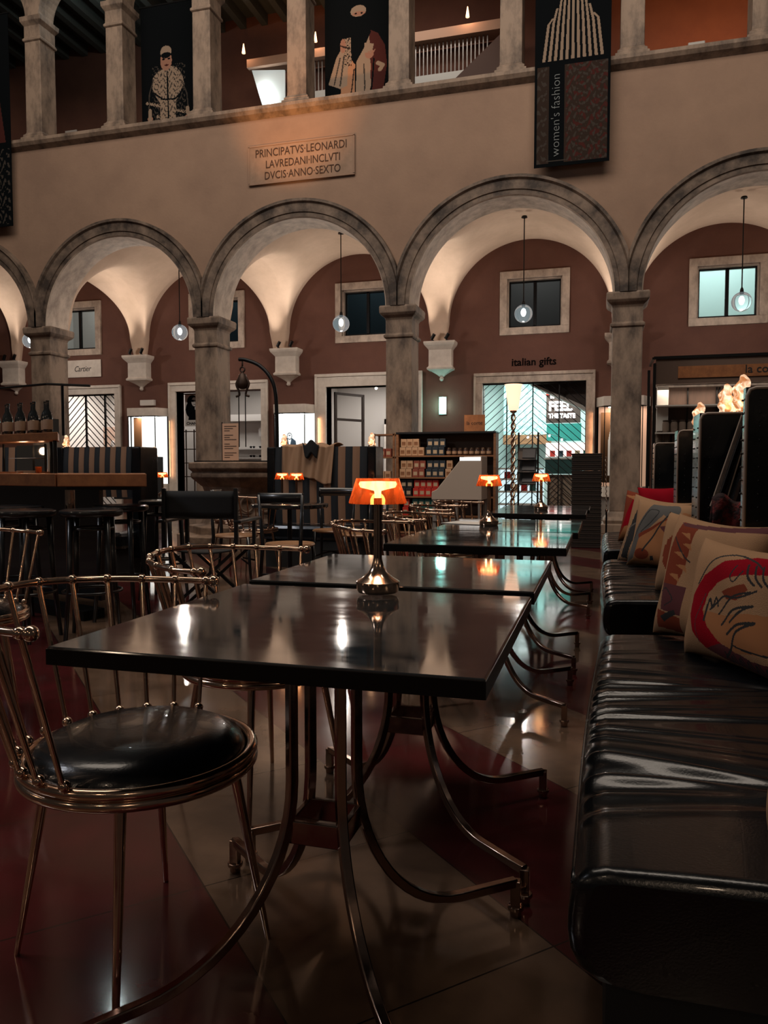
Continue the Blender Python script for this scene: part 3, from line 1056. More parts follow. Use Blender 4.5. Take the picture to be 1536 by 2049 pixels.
# ---- gold spindle chairs
def gold_chair(loc, rz, label):
    t = thing('spindle_chair', label, 'chair', loc, rz, 'rose gold spindle chairs')
    m = MB()
    m.lathe([(.0001, .442)] + [(.232 * math.sin(PI / 2 * k / 8), .442) for k in range(1, 9)] + [(.228, .455), (.215, .478), (.18, .494), (.12, .503), (.05, .507), (.0001, .508)], 48, caps=False)
    m.build('seat_cushion', leather, t, smooth=True)
    m = MB()
    for rr, zz, th in ((.243, .452, .0125), (.243, .430, .0125)):
        m.tube([(rr * math.cos(2 * PI * k / 60), rr * math.sin(2 * PI * k / 60), zz) for k in range(60)], th, 10, closed=True)
    m.lathe([(.0001, .432), (.24, .432), (.24, .44), (.0001, .44)], 40, caps=False)
    m.build('seat_ring', gold, t, smooth=True, auto=50)
    N = 13

    def rail(a):
        r = .325
        x = r * math.cos(a)
        y = r * math.sin(a) * 1.03
        return Vector((x - .02, y, .80 - .02 * abs(math.sin(a)) ** 2))
    pts = [rail(R(86) + (R(274) - R(86)) * k / 50) for k in range(51)]
    m = MB().tube(pts, .0085, 10)
    m.ball(pts[0], .0155, 12)
    m.ball(pts[-1], .0155, 12)
    angs = [R(90) + PI * k / (N - 1) for k in range(N)]
    for a in angs:
        p = rail(a)
        tg = (rail(a + .02) - rail(a - .02)).normalized()
        m.tube([p - tg * .009, p - tg * .005, p + tg * .005, p + tg * .009], [.009, .0125, .0125, .009], 10)
    m.build('back_rail', gold, t, smooth=True, auto=50)
    for a in angs:
        p = rail(a)
        q = Vector((.252 * math.cos(a), .252 * math.sin(a), .458))
        m = MB().tube([q, p], [.0055, .0065], 8)
        m.ball(q + Vector((0, 0, .012)), .0125, 10)
        m.build('spindle', gold, t, smooth=True, auto=50)
    for k in range(4):
        a = R(22 + 90 * k)
        p = Vector((.195 * math.cos(a), .195 * math.sin(a), .435))
        q = Vector((.275 * math.cos(a), .275 * math.sin(a), .0))
        MB().tube([q, q + (p - q) * .02, p], [.0065, .0068, .0125], 12).build('leg', gold, t, smooth=True, auto=50)
    return t


g0 = gold_chair((-.97, 1.455, 0), 0, 'nearest rose gold spindle chair with round black seat, at the nearest table')
for loc, rz, lb in [((-1.06, 2.27, 0), -5, 'rose gold spindle chair half hidden behind the nearest tabletop'),
                    ((-2.63, 2.66, 0), -25, 'rose gold chair at the left edge, only its curved back rail showing'),
                    ((-.985, 3.78, 0), 2, 'rose gold spindle chair directly left of the near lamp stem'),
                    ((-.95, 4.62, 0), -4, 'rose gold spindle chair directly right of the near lamp stem'),
                    ((-1.05, 5.72, 0), 4, 'rose gold spindle chair left of the fifth table, below the sloping counter'),
                    ((-1.02, 6.45, 0), -3, 'farthest rose gold spindle chair of the bench row'),
                    ((-4.32, 8.55, 0), 20, 'rose gold spindle chair standing in front of the stone wellhead'),
                    ((-3.50, 7.36, 0), 75, 'rose gold chair partly seen between the round table and the striped sofa')]:
    dup(g0, loc, R(rz), lb)

# ---- leather bench
def bench(x0, y0, y1, label, wr, seed, skew=0.0):
    t = thing('leather_bench', label, 'bench', (x0, y0, 0), group='black leather benches along the right')
    Ly = y1 - y0
    rg = np.random.RandomState(seed)
    wr = [(w[0] - y0, w[1], w[2], w[3]) for w in wr]
    depth = .72
    prof = []
    for k in range(60):   # top from back to front
        x = depth - (depth - .05) * k / 59
        prof.append((x, .462 + .012 * math.sin(PI * min(1, (depth - x) / depth))))
    for k in range(1, 9):
        a = PI / 2 * k / 8
        prof.append((.05 - .05 * math.sin(a), .415 + .047 * math.cos(a)))
    prof += [(-.003, .39), (-.004, .36), (0, .33), (.012, .305), (.035, .29), (.08, .285)]
    NP = len(prof)
    ny = 420

    def endf(v):
        e = min(v, 1 - v) * Ly
        r = .022
        return math.sqrt(max(0, 1 - (1 - e / r) ** 2)) if e < r else 1.0

    def disp(x, y):
        z = 0
        for (yc, amp, wd, ln) in wr:
            sl = .22 * math.sin(yc * 9.0)
            bend = yc + sl * x + .04 * math.sin(x * 6 + yc * 5) * x
            f = math.exp(-max(0, x) / ln) * (1 - math.exp(-(x + .03) / .03))
            q = (y - bend) / wd
            z += 1.35 * amp * f * (math.exp(-q * q) - .75 * math.exp(-(q - 1.9) ** 2))
        return z

    def fn(u, v):
        i = u * (NP - 1)
        x, z = prof[int(round(i))]
        y = v * Ly
        e = endf(v)
        bul = .012 * math.sin(PI * v)
        if z > .44:
            z += disp(x, y) if wr else 0
            z = .44 + (z - .44) * (0.35 + .65 * e)
        if x < .3:
            x = x - bul * (1 - x / .3)
            if e < 1:
                x += .03 * (1 - e)
            x += skew * v * (1 - x / .3)
        return (x, y, z)
    m = MB().grid(fn, NP - 1, ny)
    # end faces
    for v in (0, 1):
        ring = [fn(k / (NP - 1), v) for k in range(NP)] + [(depth, v * Ly, .285)]
        m.add(ring, [tuple(range(len(ring)))])
    c = m.build('seat_cushion', leather, t, smooth=True, auto=60)
    sm = MB()
    sm.tube([(.0035 + skew * k / 40 - .012 * math.sin(PI * k / 40), .02 + (Ly - .04) * k / 40, .432) for k in range(41)], .004, 6)
    sm.build('seam', leather, c, smooth=True)
    MB().b(.055, depth, .03, Ly - .03, 0, .30).build('plinth', darkfab, t)
    # back
    MB().b(.60, .74, .02, Ly - .02, .30, 1.32).build('backrest', leather, t, bevel=.03)
    return t


def wing(bench_, x, y, w, th, zt, studs=True):
    ox, oy = bench_.location.x, bench_.location.y
    MB_W = MB().b(x - ox, x - ox + w, y - oy, y - oy + th, .30, zt)
    p = None
    xa, ya = x - ox, y - oy
    if studs:
        m = MB_W
        z = .45
        while z < zt - .03:
            m.ball((xa + .045, ya - .002, z), .004, 6)
            m.ball((xa - .002, ya + .05, z), .004, 6)
            m.ball((xa - .002, ya + th - .05, z), .004, 6)
            z += .045
        m.m = [0] * 6 + [1] * (len(m.f) - 6)
    p = MB_W.build('wing_panel', [leather, mat('stud_metal', (.03, .028, .026), .35, .6)], bench_, bevel=.022)
    m = MB()
    m.tube([(xa + w, ya - .003, zt - .003), (xa + .03, ya - .003, zt - .003), (xa + .012, ya - .003, zt - .009), (xa + .003, ya - .003, zt - .03), (xa + .002, ya - .003, .40)], .0065, 6, upref=(0, 1, 0))
    m.build('piping', piping, p, smooth=True)
    return p



wr1 = [(2.75, .004, .02, .30), (2.60, .005, .016, .45), (2.50, .006, .014, .5), (2.38, .008, .016, .5), (2.27, .007, .013, .35), (2.20, .009, .014, .45), (2.12, .010, .010, .30),
       (2.06, .009, .012, .4), (1.98, .008, .011, .3), (1.92, .011, .014, .6), (1.84, .007, .010, .3), (1.78, .006, .01, .25), (1.66, .014, .024, .55), (1.53, .012, .022, .7), (1.44, .006, .018, .35), (1.36, .004, .016, .3)]
b1 = bench(-.035, 1.17, 2.93, 'nearest black leather bench with wrinkled seat, at the right foreground', wr1, 1, .045)
wr2 = [(3.82 + k * .115 + .04 * math.sin(k * 5.1), .005 + .004 * abs(math.sin(k * 2.3)), .014 + .01 * abs(math.cos(k * 1.7)), .25 + .3 * abs(math.sin(k * 3.7))) for k in range(13)]
b2 = bench(.025, 3.69, 5.40, 'second black leather bench, behind the gap after the nearest bench', wr2, 2)
b3 = bench(.035, 6.07, 7.79, 'farthest black leather bench, in front of the right stone pillar', [(6.2 + k * .2, .008, .022, .4) for k in range(8)], 3)
wing(b1, .462, 2.79, .26, .05, 1.345)
wing(b2, .425, 3.70, .32, .24, 1.325)
wing(b2, .465, 5.15, .28, .20, 1.32)
wing(b3, .44, 6.9, .26, .2, 1.30)

# slanting straps between the panels, throw, small stool
t = thing('leather_straps', 'black leather straps with pale edging slanting down between the bench panels', 'straps', (.50, 3.50, .9))
for k, (xa, xb, za, zb) in enumerate(((.085, -.035, .40, .02), (.13, .02, .41, .02))):
    MB().tube([(xa, 0, za), (xb, -.05, zb)], .018, 4, flat=2.2).build('strap', leather, t, bevel=.002)
    MB().tube([(xa - .022, -.02, za), (xb - .022, -.07, zb)], .003, 6).build('edging', piping, t)
thr = mat('red_knit', (.16, .02, .018), .95, col2=(.02, .008, .009), nscale=14, bump=.6, bscale=90, lo=.45, hi=.55)
def thf(u, v):
    x = .28 * u
    s = v * .36
    z = .10 + .018 * math.sin(u * 14) + (-abs(v - .35) * .30)
    return (x, -.02 - .10 * math.sin(v * 3) + .012 * math.sin(u * 22 + v * 5), z)
o = MB().grid(thf, 30, 20).build('knit_throw', thr, loc=(.44, 3.46, .86), smooth=True)
sd = o.modifiers.new('s', 'SOLIDIFY')
sd.thickness = .015
tag(o, 'dark red and black knitted throw bundled between the bench panels', 'throw')

# ---- pillows
lin = mat('pillow_linen', (.40, .232, .128), .9, spec=.15, bump=.5, bscale=500)
prd = mat('pillow_red', (.27, .003, .012), .9, spec=.1, bump=.3, bscale=400)
prs = mat('pillow_rust', (.19, .040, .02), .9, spec=.1)
pbk = mat('pillow_black', (.012, .011, .012), .85)
por = mat('pillow_orange', (.36, .155, .068), .9, spec=.1)
pgr = mat('pillow_grey', (.09, .085, .08), .85)
pmr = mat('pillow_maroon', (.085, .014, .018), .85)
PLM = [lin, prd, prs, pbk, por, pgr, pmr]


def pillow(paint, w, h, T, loc, rz, tilt, roll, label, mats=PLM):
    nu, nv = paint.nu, paint.nv
    mb = MB()

    def base(u, v):
        a, b = 2 * u - 1, 2 * v - 1
        x = (u - .5) * w * (1 - .11 * (1 - b * b) * abs(a))
        z = v * h
        z = h / 2 + (z - h / 2) * (1 - .10 * (1 - a * a) * abs(b))
        th = T * (max(0, 1 - a ** 4) * max(0, 1 - b ** 4)) ** .55
        th += .004 * math.sin(7 * a + 3 * b) * (1 - a * a) * (1 - b * b) * 2
        return x, z, th
    mb.grid(lambda u, v: (base(u, v)[0], -base(u, v)[2], base(u, v)[1]), nu, nv)
    mb.m = [int(q) for q in paint.A.reshape(-1)]
    k = 40
    mb.grid(lambda u, v: (base(u, v)[0], base(u, v)[2] * .8, base(u, v)[1]), k, k, 0)
    rot = Matrix.Rotation(R(rz), 4, 'Z') @ Matrix.Rotation(R(tilt), 4, 'X') @ Matrix.Rotation(R(roll), 4, 'Y')
    o = mb.build('throw_pillow', mats, smooth=True)
    c = rot @ Vector((w / 2, 0, 0))
    o.matrix_world = Matrix.Translation(Vector(loc) + c) @ rot
    tag(o, label, 'pillow', 'printed pillows on the benches')
    return o


# 1: big pillow, red ring with black line drawing
P = Paint(190, 160, .83)
P.poly([(1.0, .93), (.62, .94), (.40, .86), (.24, .70), (.17, .52), (.16, .36), (.22, .22), (.36, .10), (.52, .04), (.62, .06), (.60, .12), (.46, .20), (.36, .30), (.30, .42), (.31, .56), (.38, .66), (.48, .72), (.62, .78), (.8, .80), (1, .78)], 1)
P.poly([(.36, .10), (.52, .04), (.9, .02), (1.0, .06), (1.0, .14), (.75, .12), (.6, .16), (.48, .18)], 6)
P.poly([(.30, .42), (.36, .30), (.46, .20), (.62, .14), (.95, .22), (.95, .5), (.7, .48), (.5, .42)], 4)
P.poly([(.44, .60), (.62, .70), (.66, .66), (.60, .56), (.50, .55)], 2)
P.curve([(.20, .62), (.28, .84), (.45, .93), (.62, .90), (.72, .84)], .006, 3)
P.curve([(.30, .14), (.25, .3), (.27, .42), (.29, .55)], .004, 6)
P.curve([(.33, .34), (.33, .46), (.34, .52), (.37, .46), (.39, .54), (.42, .48)], .007, 3)
P.curve([(.36, .44), (.46, .56), (.60, .58), (.72, .66)], .007, 3).curve([(.44, .42), (.56, .58), (.68, .64)], .007, 3)
P.curve([(.48, .34), (.58, .48), (.72, .54), (.66, .50), (.56, .38)], .008, 3).curve([(.54, .28), (.64, .38), (.76, .42), (.70, .38), (.62, .30), (.58, .16), (.52, .07)], .009, 3)
P.curve([(.60, .20), (.72, .19), (.9, .20)], .006, 3)
P.curve([(.52, .84), (.50, .74), (.54, .70), (.58, .80)], .005, 3)
for k in range(7):
    P.curve([(.60 + k * .06, .86), (.63 + k * .06, .76), (.69 + k * .06, .70)], .008, 3)
    P.curve([(.52 + k * .07, .12), (.56 + k * .07, .04), (.575 + k * .07, .10), (.60 + k * .07, .02)], .006, 3)
pillow(P, .47, .385, .085, (.275, 2.66, .470), -57, -10, 1, 'large cream pillow with a crimson ring and black line drawing')
# 2: behind it
P = Paint(150, 150, 1.0)
P.poly([(.16, .95), (.36, .95), (.34, .6), (.30, .40), (.12, .42), (.12, .7)], 2)
P.poly([(.12, .42), (.40, .42), (.40, .18), (.16, .20)], 6)
P.poly([(.10, .20), (.4, .16), (.4, .03), (.12, .05)], 2)
for a, b in ((.20, .85), (.25, .76), (.18, .68), (.24, .58), (.19, .50)):
    P.poly([(a, b), (a + .13, b - .05), (a + .10, b + .01)], 4)
P.curve([(.15, .80), (.30, .66), (.38, .62)], .006, 3).curve([(.12, .35), (.2, .38), (.3, .30), (.22, .24)], .005, 3)
P.poly([(.16, .14), (.34, .22), (.36, .18), (.22, .10)], 3)
P.poly([(.14, .94), (.95, .99), (.95, .93), (.2, .91)], 6)
pillow(P, .46, .45, .08, (.195, 2.96, .472), -52, -13, 2, 'rust patterned cream pillow tucked behind the crimson ring pillow')
# 3: tan pillow with abstract shapes
P = Paint(150, 150, 1.0)
P.poly([(.0, .02), (.10, .5), (.30, .95), (.62, .96), (.5, .75), (.22, .45), (.14, .1)], 5)
P.poly([(.14, .06), (.2, .40), (.42, .62), (.8, .85), (1, .8), (1, .05), (.5, .0)], 4)
P.poly([(.20, .40), (.60, .72), (.62, .76), (.18, .46)], 2)
P.ell(.62, .86, .12, .11, 5).ell(.28, .17, .12, .085, 2)
P.curve([(.60, .80), (.44, .50), (.30, .22)], .012, 3)
P.poly([(.5, .60), (.85, .68), (.88, .42), (.66, .46)], 6)
P.poly([(.42, .08), (.47, .09), (.46, .16), (.42, .15)], 3).curve([(.10, .4), (.26, .80), (.36, .86), (.44, .80), (.22, .50)], .007, 3)
pillow(P, .45, .43, .08, (.165, 5.02, .472), -34, -13, 3, 'tan pillow with grey shapes and a dark slanting line')
# 4: black stroke on cream
P = Paint(80, 100, 1.0)
P.poly([(.10, .05), (.20, .75), (.26, .92), (.42, .92), (.42, .75), (.22, .03)], 3)
P.curve([(.05, .02), (.14, .45), (.3, .6)], .01, 5)
pillow(P, .44, .46, .07, (.115, 5.28, .470), -40, -15, 6, 'cream pillow with one broad black brush stroke, left of the tan pillow')
# 5: small leaning behind the big two
P = Paint(40, 40, 1.0)
P.ell(.5, .5, .3, .3, 2)
pillow(P, .42, .40, .07, (.27, 4.02, .470), -55, -12, 0, 'plain tan pillow corner showing left of the rust patterned pillow')
# 6: red and orange pillow on the far bench
P = Paint(80, 80, 1.0, 2)
P.poly([(0, 0), (.2, .3), (.6, .35), (.7, 0)], 4)
P.poly([(.1, .25), (.3, .95), (.5, .9), (.42, .4)], 1)
P.poly([(.35, .0), (.4, .22), (.8, .2), (.9, 0)], 3)
P.poly([(0, .9), (1, .98), (1, .86), (.3, .84)], 4)
pillow(P, .44, .44, .08, (.15, 6.72, .470), -38, -10, 4, 'red and orange pillow on the farthest bench, nearest the pillar')
P = Paint(40, 40, 1.0, 1)
pillow(P, .42, .42, .07, (.30, 6.50, .520), -10, -12, -3, 'bright red pillow peeking over the others on the farthest bench')
P = Paint(60, 60, 1.0)
P.ell(.5, .5, .3, .3, 1)
pillow(P, .45, .42, .08, (.275, 1.36, .476), -64, -8, 0, 'pillow whose cream corner pokes in at the lower right edge')

# ---- glowing glass flame lamps
fl = bpy.data.materials.new('molten_glass')
fl.use_nodes = True
n_ = fl.node_tree.nodes
l_ = fl.node_tree.links
b_ = n_['Principled BSDF']
tc_ = n_.new('ShaderNodeTexCoord')
nn = n_.new('ShaderNodeTexNoise')
nn.inputs['Scale'].default_value = 17
nn.inputs['Detail'].default_value = 3
nn.inputs['Distortion'].default_value = 1.5
l_.new(tc_.outputs['Object'], nn.inputs['Vector'])
cr = n_.new('ShaderNodeValToRGB')
cr.color_ramp.elements[0].position = .42
cr.color_ramp.elements[0].color = (.35, .12, .04, 1)
cr.color_ramp.elements[1].position = .60
cr.color_ramp.elements[1].color = (1, .72, .48, 1)
l_.new(nn.outputs[0], cr.inputs[0])
l_.new(cr.outputs[0], b_.inputs['Emission Color'])
b_.inputs['Emission Strength'].default_value = 1.5
b_.inputs['Base Color'].default_value = (.5, .3, .15, 1)
b_.inputs['Roughness'].default_value = .05
b_.inputs['Coat Weight'].default_value = 1


def flame(loc, s, label, rz=0):
    t = thing('glass_lamp', label, 'lamp', loc, rz, 'glowing glass lamps')
    bm = bmesh.new()
    bmesh.ops.create_icosphere(bm, subdivisions=5, radius=1)
    for v in bm.verts:
        p = v.co.copy()
        z = (p.z + 1) / 2
        a = math.atan2(p.y, p.x)
        r = (.62 + .12 * math.sin(z * 17 + a) + .10 * math.sin(3 * a + z * 9)) * (1 - z) ** .45 * (1.0 if z > .1 else .9)
        r = max(r, 0.0) + .10 * math.sin(PI * z)
        rad = math.hypot(p.x, p.y)
        k = r / max(rad, .25) * rad
        d = .035 * noise.noise(p * 3.0)
        v.co = Vector((math.cos(a) * (k + d), math.sin(a) * (k + d), z * 2.45 + d))
    bmesh.ops.scale(bm, vec=(s, s, s), verts=bm.verts)
    me = bpy.data.meshes.new('glass_body')
    bm.to_mesh(me)
    bm.free()
    me.materials.append(fl)
    me.polygons.foreach_set('use_smooth', [True] * len(me.polygons))
    o = bpy.data.objects.new('glass_body', me)
    COL.objects.link(o)
    o.parent = t
    MB().lathe([(s * .7, -.004), (s * .72, 0.0), (s * .66, .010), (s * .3, .014)], 24).build('lamp_foot', gold, t, smooth=True)
    light('POINT', 'glass_glow', (0, -s * .9, s * .6), 40 * s * s, (1, .55, .28), size=s * .4, parent=t)
    return t


flame((.617, 3.80, 1.326), .072, 'tall glowing glass lamp on the leather panel, right of the pair')
flame((.556, 3.85, 1.326), .058, 'lower glowing glass lamp on the leather panel, left of the pair')
flame((.60, 5.22, 1.322), .072, 'small glowing glass lamp on the middle leather panel at right')
# ================================================================ BAR (left)
t = thing('bar_counter', 'copper edged bar counter with a top bent at the middle, at the left', 'bar', (-4.4, 5.1, 0))


def off(pts, x, y):
    return [(p[0] - x, p[1] - y) for p in pts]


m = MB().prism(off([(-3.0, 4.62), (-3.6, 4.46), (-3.62, 5.2), (-3.55, 5.45)], -4.4, 5.1), .955, 1.045)
m.prism(off([(-3.61, 4.46), (-6.2, 5.35), (-6.0, 6.0), (-3.63, 5.2)], -4.4, 5.1), .955, 1.045)
m.build('countertop', copper, t, bevel=.006)
MB().prism(off([(-3.12, 4.72), (-3.6, 4.56), (-6.1, 5.45), (-6.0, 5.8), (-3.6, 5.15)], -4.4, 5.1), .93, .955).build('apron', dark, t)
MB().tube([(.755, -.45, 0), (.755, -.45, .95)], .034, 16).build('post', gold, t, smooth=True, auto=40)
MB().prism(off([(-3.5, 4.58), (-6.1, 5.45), (-6.1, 5.6), (-3.45, 4.75)], -4.4, 5.1), 0, .07).build('foot_rail', black, t)
MB().prism(off([(-3.66, 5.0), (-6.0, 5.8), (-6.0, 5.85), (-3.66, 5.05)], -4.4, 5.1), 0.07, .93).build('front_panel', dark, t)

t = thing('bottle_shelf', 'raised wooden shelf on black posts above the bar at the left edge', 'shelf', (-4.4, 5.1, 1.045))
MB().prism(off([(-3.84, 4.78), (-5.8, 5.45), (-5.7, 5.8), (-4.10, 5.12)], -4.4, 5.1), .245, .305).build('shelf_board', copper, t, bevel=.004)
for x, y in ((-3.93, 4.86), (-4.12, 5.05), (-5.2, 5.35)):
    MB().tube([(x + 4.4, y - 5.1, 0), (x + 4.4, y - 5.1, .245)], .014, 8).build('post', black, t)
t = thing('glass_cabinet', 'small lit glass cabinet between the bar top and the wooden shelf', 'cabinet', (-4.45, 5.14, 1.045))
MB().box((0, .08, .115), (.40, .01, .22), R(-17)).build('back_panel', mirror, t)
MB().box((0, -.05, .006), (.42, .26, .012), R(-17)).build('base_plate', copper, t)
m = MB()
for x in (-.2, .2):
    m.box((x, 0, .12), (.012, .012, .23))
m.build('frame', black, t)
MB().box((0, 0, .12), (.38, .05, .004), R(-17)).build('glass_shelf', white, t)
light('POINT', 'cabinet_glow', (0, -.02, .18), .8, (1, .7, .45), size=.03, parent=t)
tag(MB().lathe([(.02, 0), (.026, .05), (.024, .05), (.018, .004)], 16).build('tea_light_cup', am, None, (-4.14, 4.93, 1.046), smooth=True), 'small amber tea light cup on the bar by the lit cabinet', 'cup')
tag(MB().box((0, 0, .01), (.14, .10, .02), R(20)).build('book', cream, None, (-4.28, 4.98, 1.046)), 'small cream book lying on the bar beside the tea light cup', 'book')
bot = thing('bottle', 'dark glass bottle standing on the raised bar shelf', 'bottle', (-4.07, 4.96, 1.35), group='bottles on the bar shelf')
MB().lathe([(.03, 0), (.034, .01), (.034, .13), (.028, .16), (.012, .19), (.011, .235), (.014, .238), (.014, .25), (.0001, .252)], 18).build('bottle_body', mat('dark_bottle', (.01, .012, .012), .08, coat=1), bot, smooth=True, auto=40)
MB().lathe([(.0345, .03), (.0348, .035), (.0348, .10), (.0345, .105)], 18, caps=False).build('bottle_label', mat('paper_label', (.35, .22, .14), .8), bot, smooth=True)
for k in range(1, 11):
    dup(bot, (-4.07 - .085 * k, 4.96 + .027 * k + (.05 if k % 2 else 0), 1.35), k * .7)
tag(MB().box((0, 0, .06), (.28, .06, .12), R(-17)).build('mirrored_crate', mirror, None, (-4.25, 5.14, 1.35)), 'low mirrored crate at the right end of the raised bar shelf', 'crate')
t = thing('bar_canopy_frame', 'thin black metal canopy frame above the bar bottles', 'frame', (-4.6, 5.4, 1.35))
MB().tube([(-1.2, .3, .42), (.25, -.1, .42), (.62, -.05, .40)], .010, 6).build('rail', black, t)
MB().tube([(.38, -.08, 0), (.38, -.08, .42)], .012, 6).build('post', black, t)

# bar stools
st = thing('bar_stool', 'black bentwood bar stool at the left edge, nearest under the bar', 'stool', (-3.5, 4.02, 0), group='black bar stools')
MB().lathe([(.0001, .775), (.17, .775), (.19, .785), (.195, .80), (.19, .815), (.17, .822), (.08, .812), (.0001, .810)], 36, caps=False).build('seat', dark, st, smooth=True, auto=50)
for k in range(4):
    a = R(45 + 90 * k)
    MB().tube([(.15 * math.cos(a), .15 * math.sin(a), .78), (.165 * math.cos(a), .165 * math.sin(a), .4), (.205 * math.cos(a), .205 * math.sin(a), 0)], [.020, .017, .013], 10).build('leg', dark, st, smooth=True)
MB().tube([(.178 * math.cos(2 * PI * k / 36), .178 * math.sin(2 * PI * k / 36), .30) for k in range(36)], .009, 8, closed=True).build('foot_ring', dark, st, smooth=True)
MB().tube([(.13 * math.cos(2 * PI * k / 36), .13 * math.sin(2 * PI * k / 36), .70) for k in range(36)], .010, 8, closed=True).build('seat_ring', dark, st, smooth=True)
for (x, y), lb in [((-3.12, 4.18), 'black bentwood bar stool under the right end of the bar, front one'),
                   ((-3.30, 4.75), 'black bentwood bar stool behind the copper bar post'),
                   ((-3.95, 4.45), 'black bentwood bar stool second from the left edge'),
                   ((-3.5, 5.62), 'black bentwood bar stool beyond the bar end, left of the canvas chair')]:
    dup(st, (x, y, 0), random.random() * 1.5, lb)

# director chair
t = thing('director_chair', 'black canvas folding chair with crossed legs, seen from behind, right of the bar', 'chair', (-2.80, 5.15, 0), R(8))
m = MB().grid(lambda u, v: (-.27 + .54 * u, -.22 - .03 * math.sin(PI * u), .72 + .20 * v), 12, 4)
o = m.build('canvas_back', darkfab, t, smooth=True)
sd = o.modifiers.new('s', 'SOLIDIFY')
sd.thickness = .012
o = MB().grid(lambda u, v: (-.26 + .52 * u, -.2 + .42 * v, .50 - .03 * math.sin(PI * u)), 12, 6).build('canvas_seat', darkfab, t, smooth=True)
sd = o.modifiers.new('s', 'SOLIDIFY')
sd.thickness = .01
for s in (-1, 1):
    MB().box((s * .27, -.22, .72), (.028, .03, .44)).build('back_post', dark, t, bevel=.004)
    MB().box((s * .285, .0, .70), (.055, .50, .022)).build('armrest', dark, t, bevel=.006)
    MB().box((s * .27, .0, .015), (.03, .48, .03)).build('floor_runner', dark, t, bevel=.004)
    MB().box((s * .27, .2, .60), (.026, .026, .2)).build('arm_post', dark, t)
for y in (-.19, .19):
    for s in (-1, 1):
        MB().tube([(-s * .27, y + s * .012, .03), (s * .26, y + s * .012, .50)], .016, 4, phase=PI / 4).build('cross_leg', dark, t)

# ================================================================ MID GROUND
# black tables with chairs
t = thing('round_table', 'round black cafe table with two amber lamps, in the middle distance', 'table', (-2.86, 6.80, 0))
MB().lathe([(.0001, .71), (.36, .71), (.37, .72), (.37, .745), (.36, .75), (.0001, .75)], 48, caps=False).build('tabletop', topm, t, smooth=True, auto=40)
MB().lathe([(.22, 0), (.22, .012), (.05, .03), (.022, .06), (.022, .71)], 24).build('pedestal', dark, t, smooth=True, auto=40)
t = thing('side_table', 'dark table at left behind the canvas chair, with an amber lamp and plates', 'table', (-5.2, 8.35, 0))
MB().b(-.45, .45, -.35, .35, .72, .75).build('tabletop', topm, t, bevel=.004)
MB().lathe([(.2, 0), (.2, .012), (.022, .05), (.022, .72)], 24).build('pedestal', dark, t, smooth=True, auto=40)
pl = MB().lathe([(.0001, 0), (.06, 0), (.11, .012), (.112, .015), (.06, .005), (.0001, .005)], 28, caps=False).build('plate', white, None, (-4.92, 8.2, .751), smooth=True)
tag(pl, 'white plate on the dark table at left, right of the lamp', 'plate')
for x, y, lb in ((-5.5, 8.15, 'red glass on the left table, left one'), (-5.42, 8.18, 'red glass on the left table, right one')):
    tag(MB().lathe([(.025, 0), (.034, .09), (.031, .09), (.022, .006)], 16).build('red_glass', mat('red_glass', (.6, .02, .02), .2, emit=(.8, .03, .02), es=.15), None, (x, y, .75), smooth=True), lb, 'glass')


def wood_chair(loc, rz, label):
    t = thing('wooden_chair', label, 'chair', loc, rz, 'black wooden chairs')
    m = MB().grid(lambda u, v: (-.20 + .40 * u, -.19 - .035 * math.sin(PI * u), .80 + .085 * v), 14, 2)
    o = m.build('back_rail', dark, t, smooth=True)
    sd = o.modifiers.new('s', 'SOLIDIFY')
    sd.thickness = .02
    MB().lathe([(.0001, .44), (.20, .44), (.21, .452), (.20, .465), (.0001, .46)], 30, caps=False).build('seat', woods, t, smooth=True, auto=50)
    for s in (-1, 1):
        MB().tube([(s * .185, -.22, 0), (s * .165, -.175, .46), (s * .19, -.195, .87)], [.013, .017, .013], 8).build('rear_leg', dark, t, smooth=True)
        MB().tube([(s * .17, .17, 0), (s * .15, .14, .45)], [.012, .017], 8).build('front_leg', dark, t, smooth=True)
    for z in (.12, .22):
        MB().tube([(-.17, -.2, z), (.17, -.2, z)], .009, 6).build('stretcher', dark, t)
    MB().tube(smoothp([(-.16, .15, .2), (0, .05, .24), (.16, .15, .2)], 6), .009, 6).build('stretcher', dark, t)
    return t


w0 = wood_chair((-2.48, 5.90, 0), 0, 'black wooden chair with pale round seat, in front of the round table')
dup(w0, (-2.62, 7.36, 0), PI + .1, 'black wooden chair behind the round table, its broad back rail to the right')
dup(w0, (-3.30, 6.55, 0), R(-75), 'black wooden chair at the left side of the round table')
dup(w0, (-2.2, 7.0, 0), R(80), 'black wooden chair at the right side of the round table, by the striped sofa')

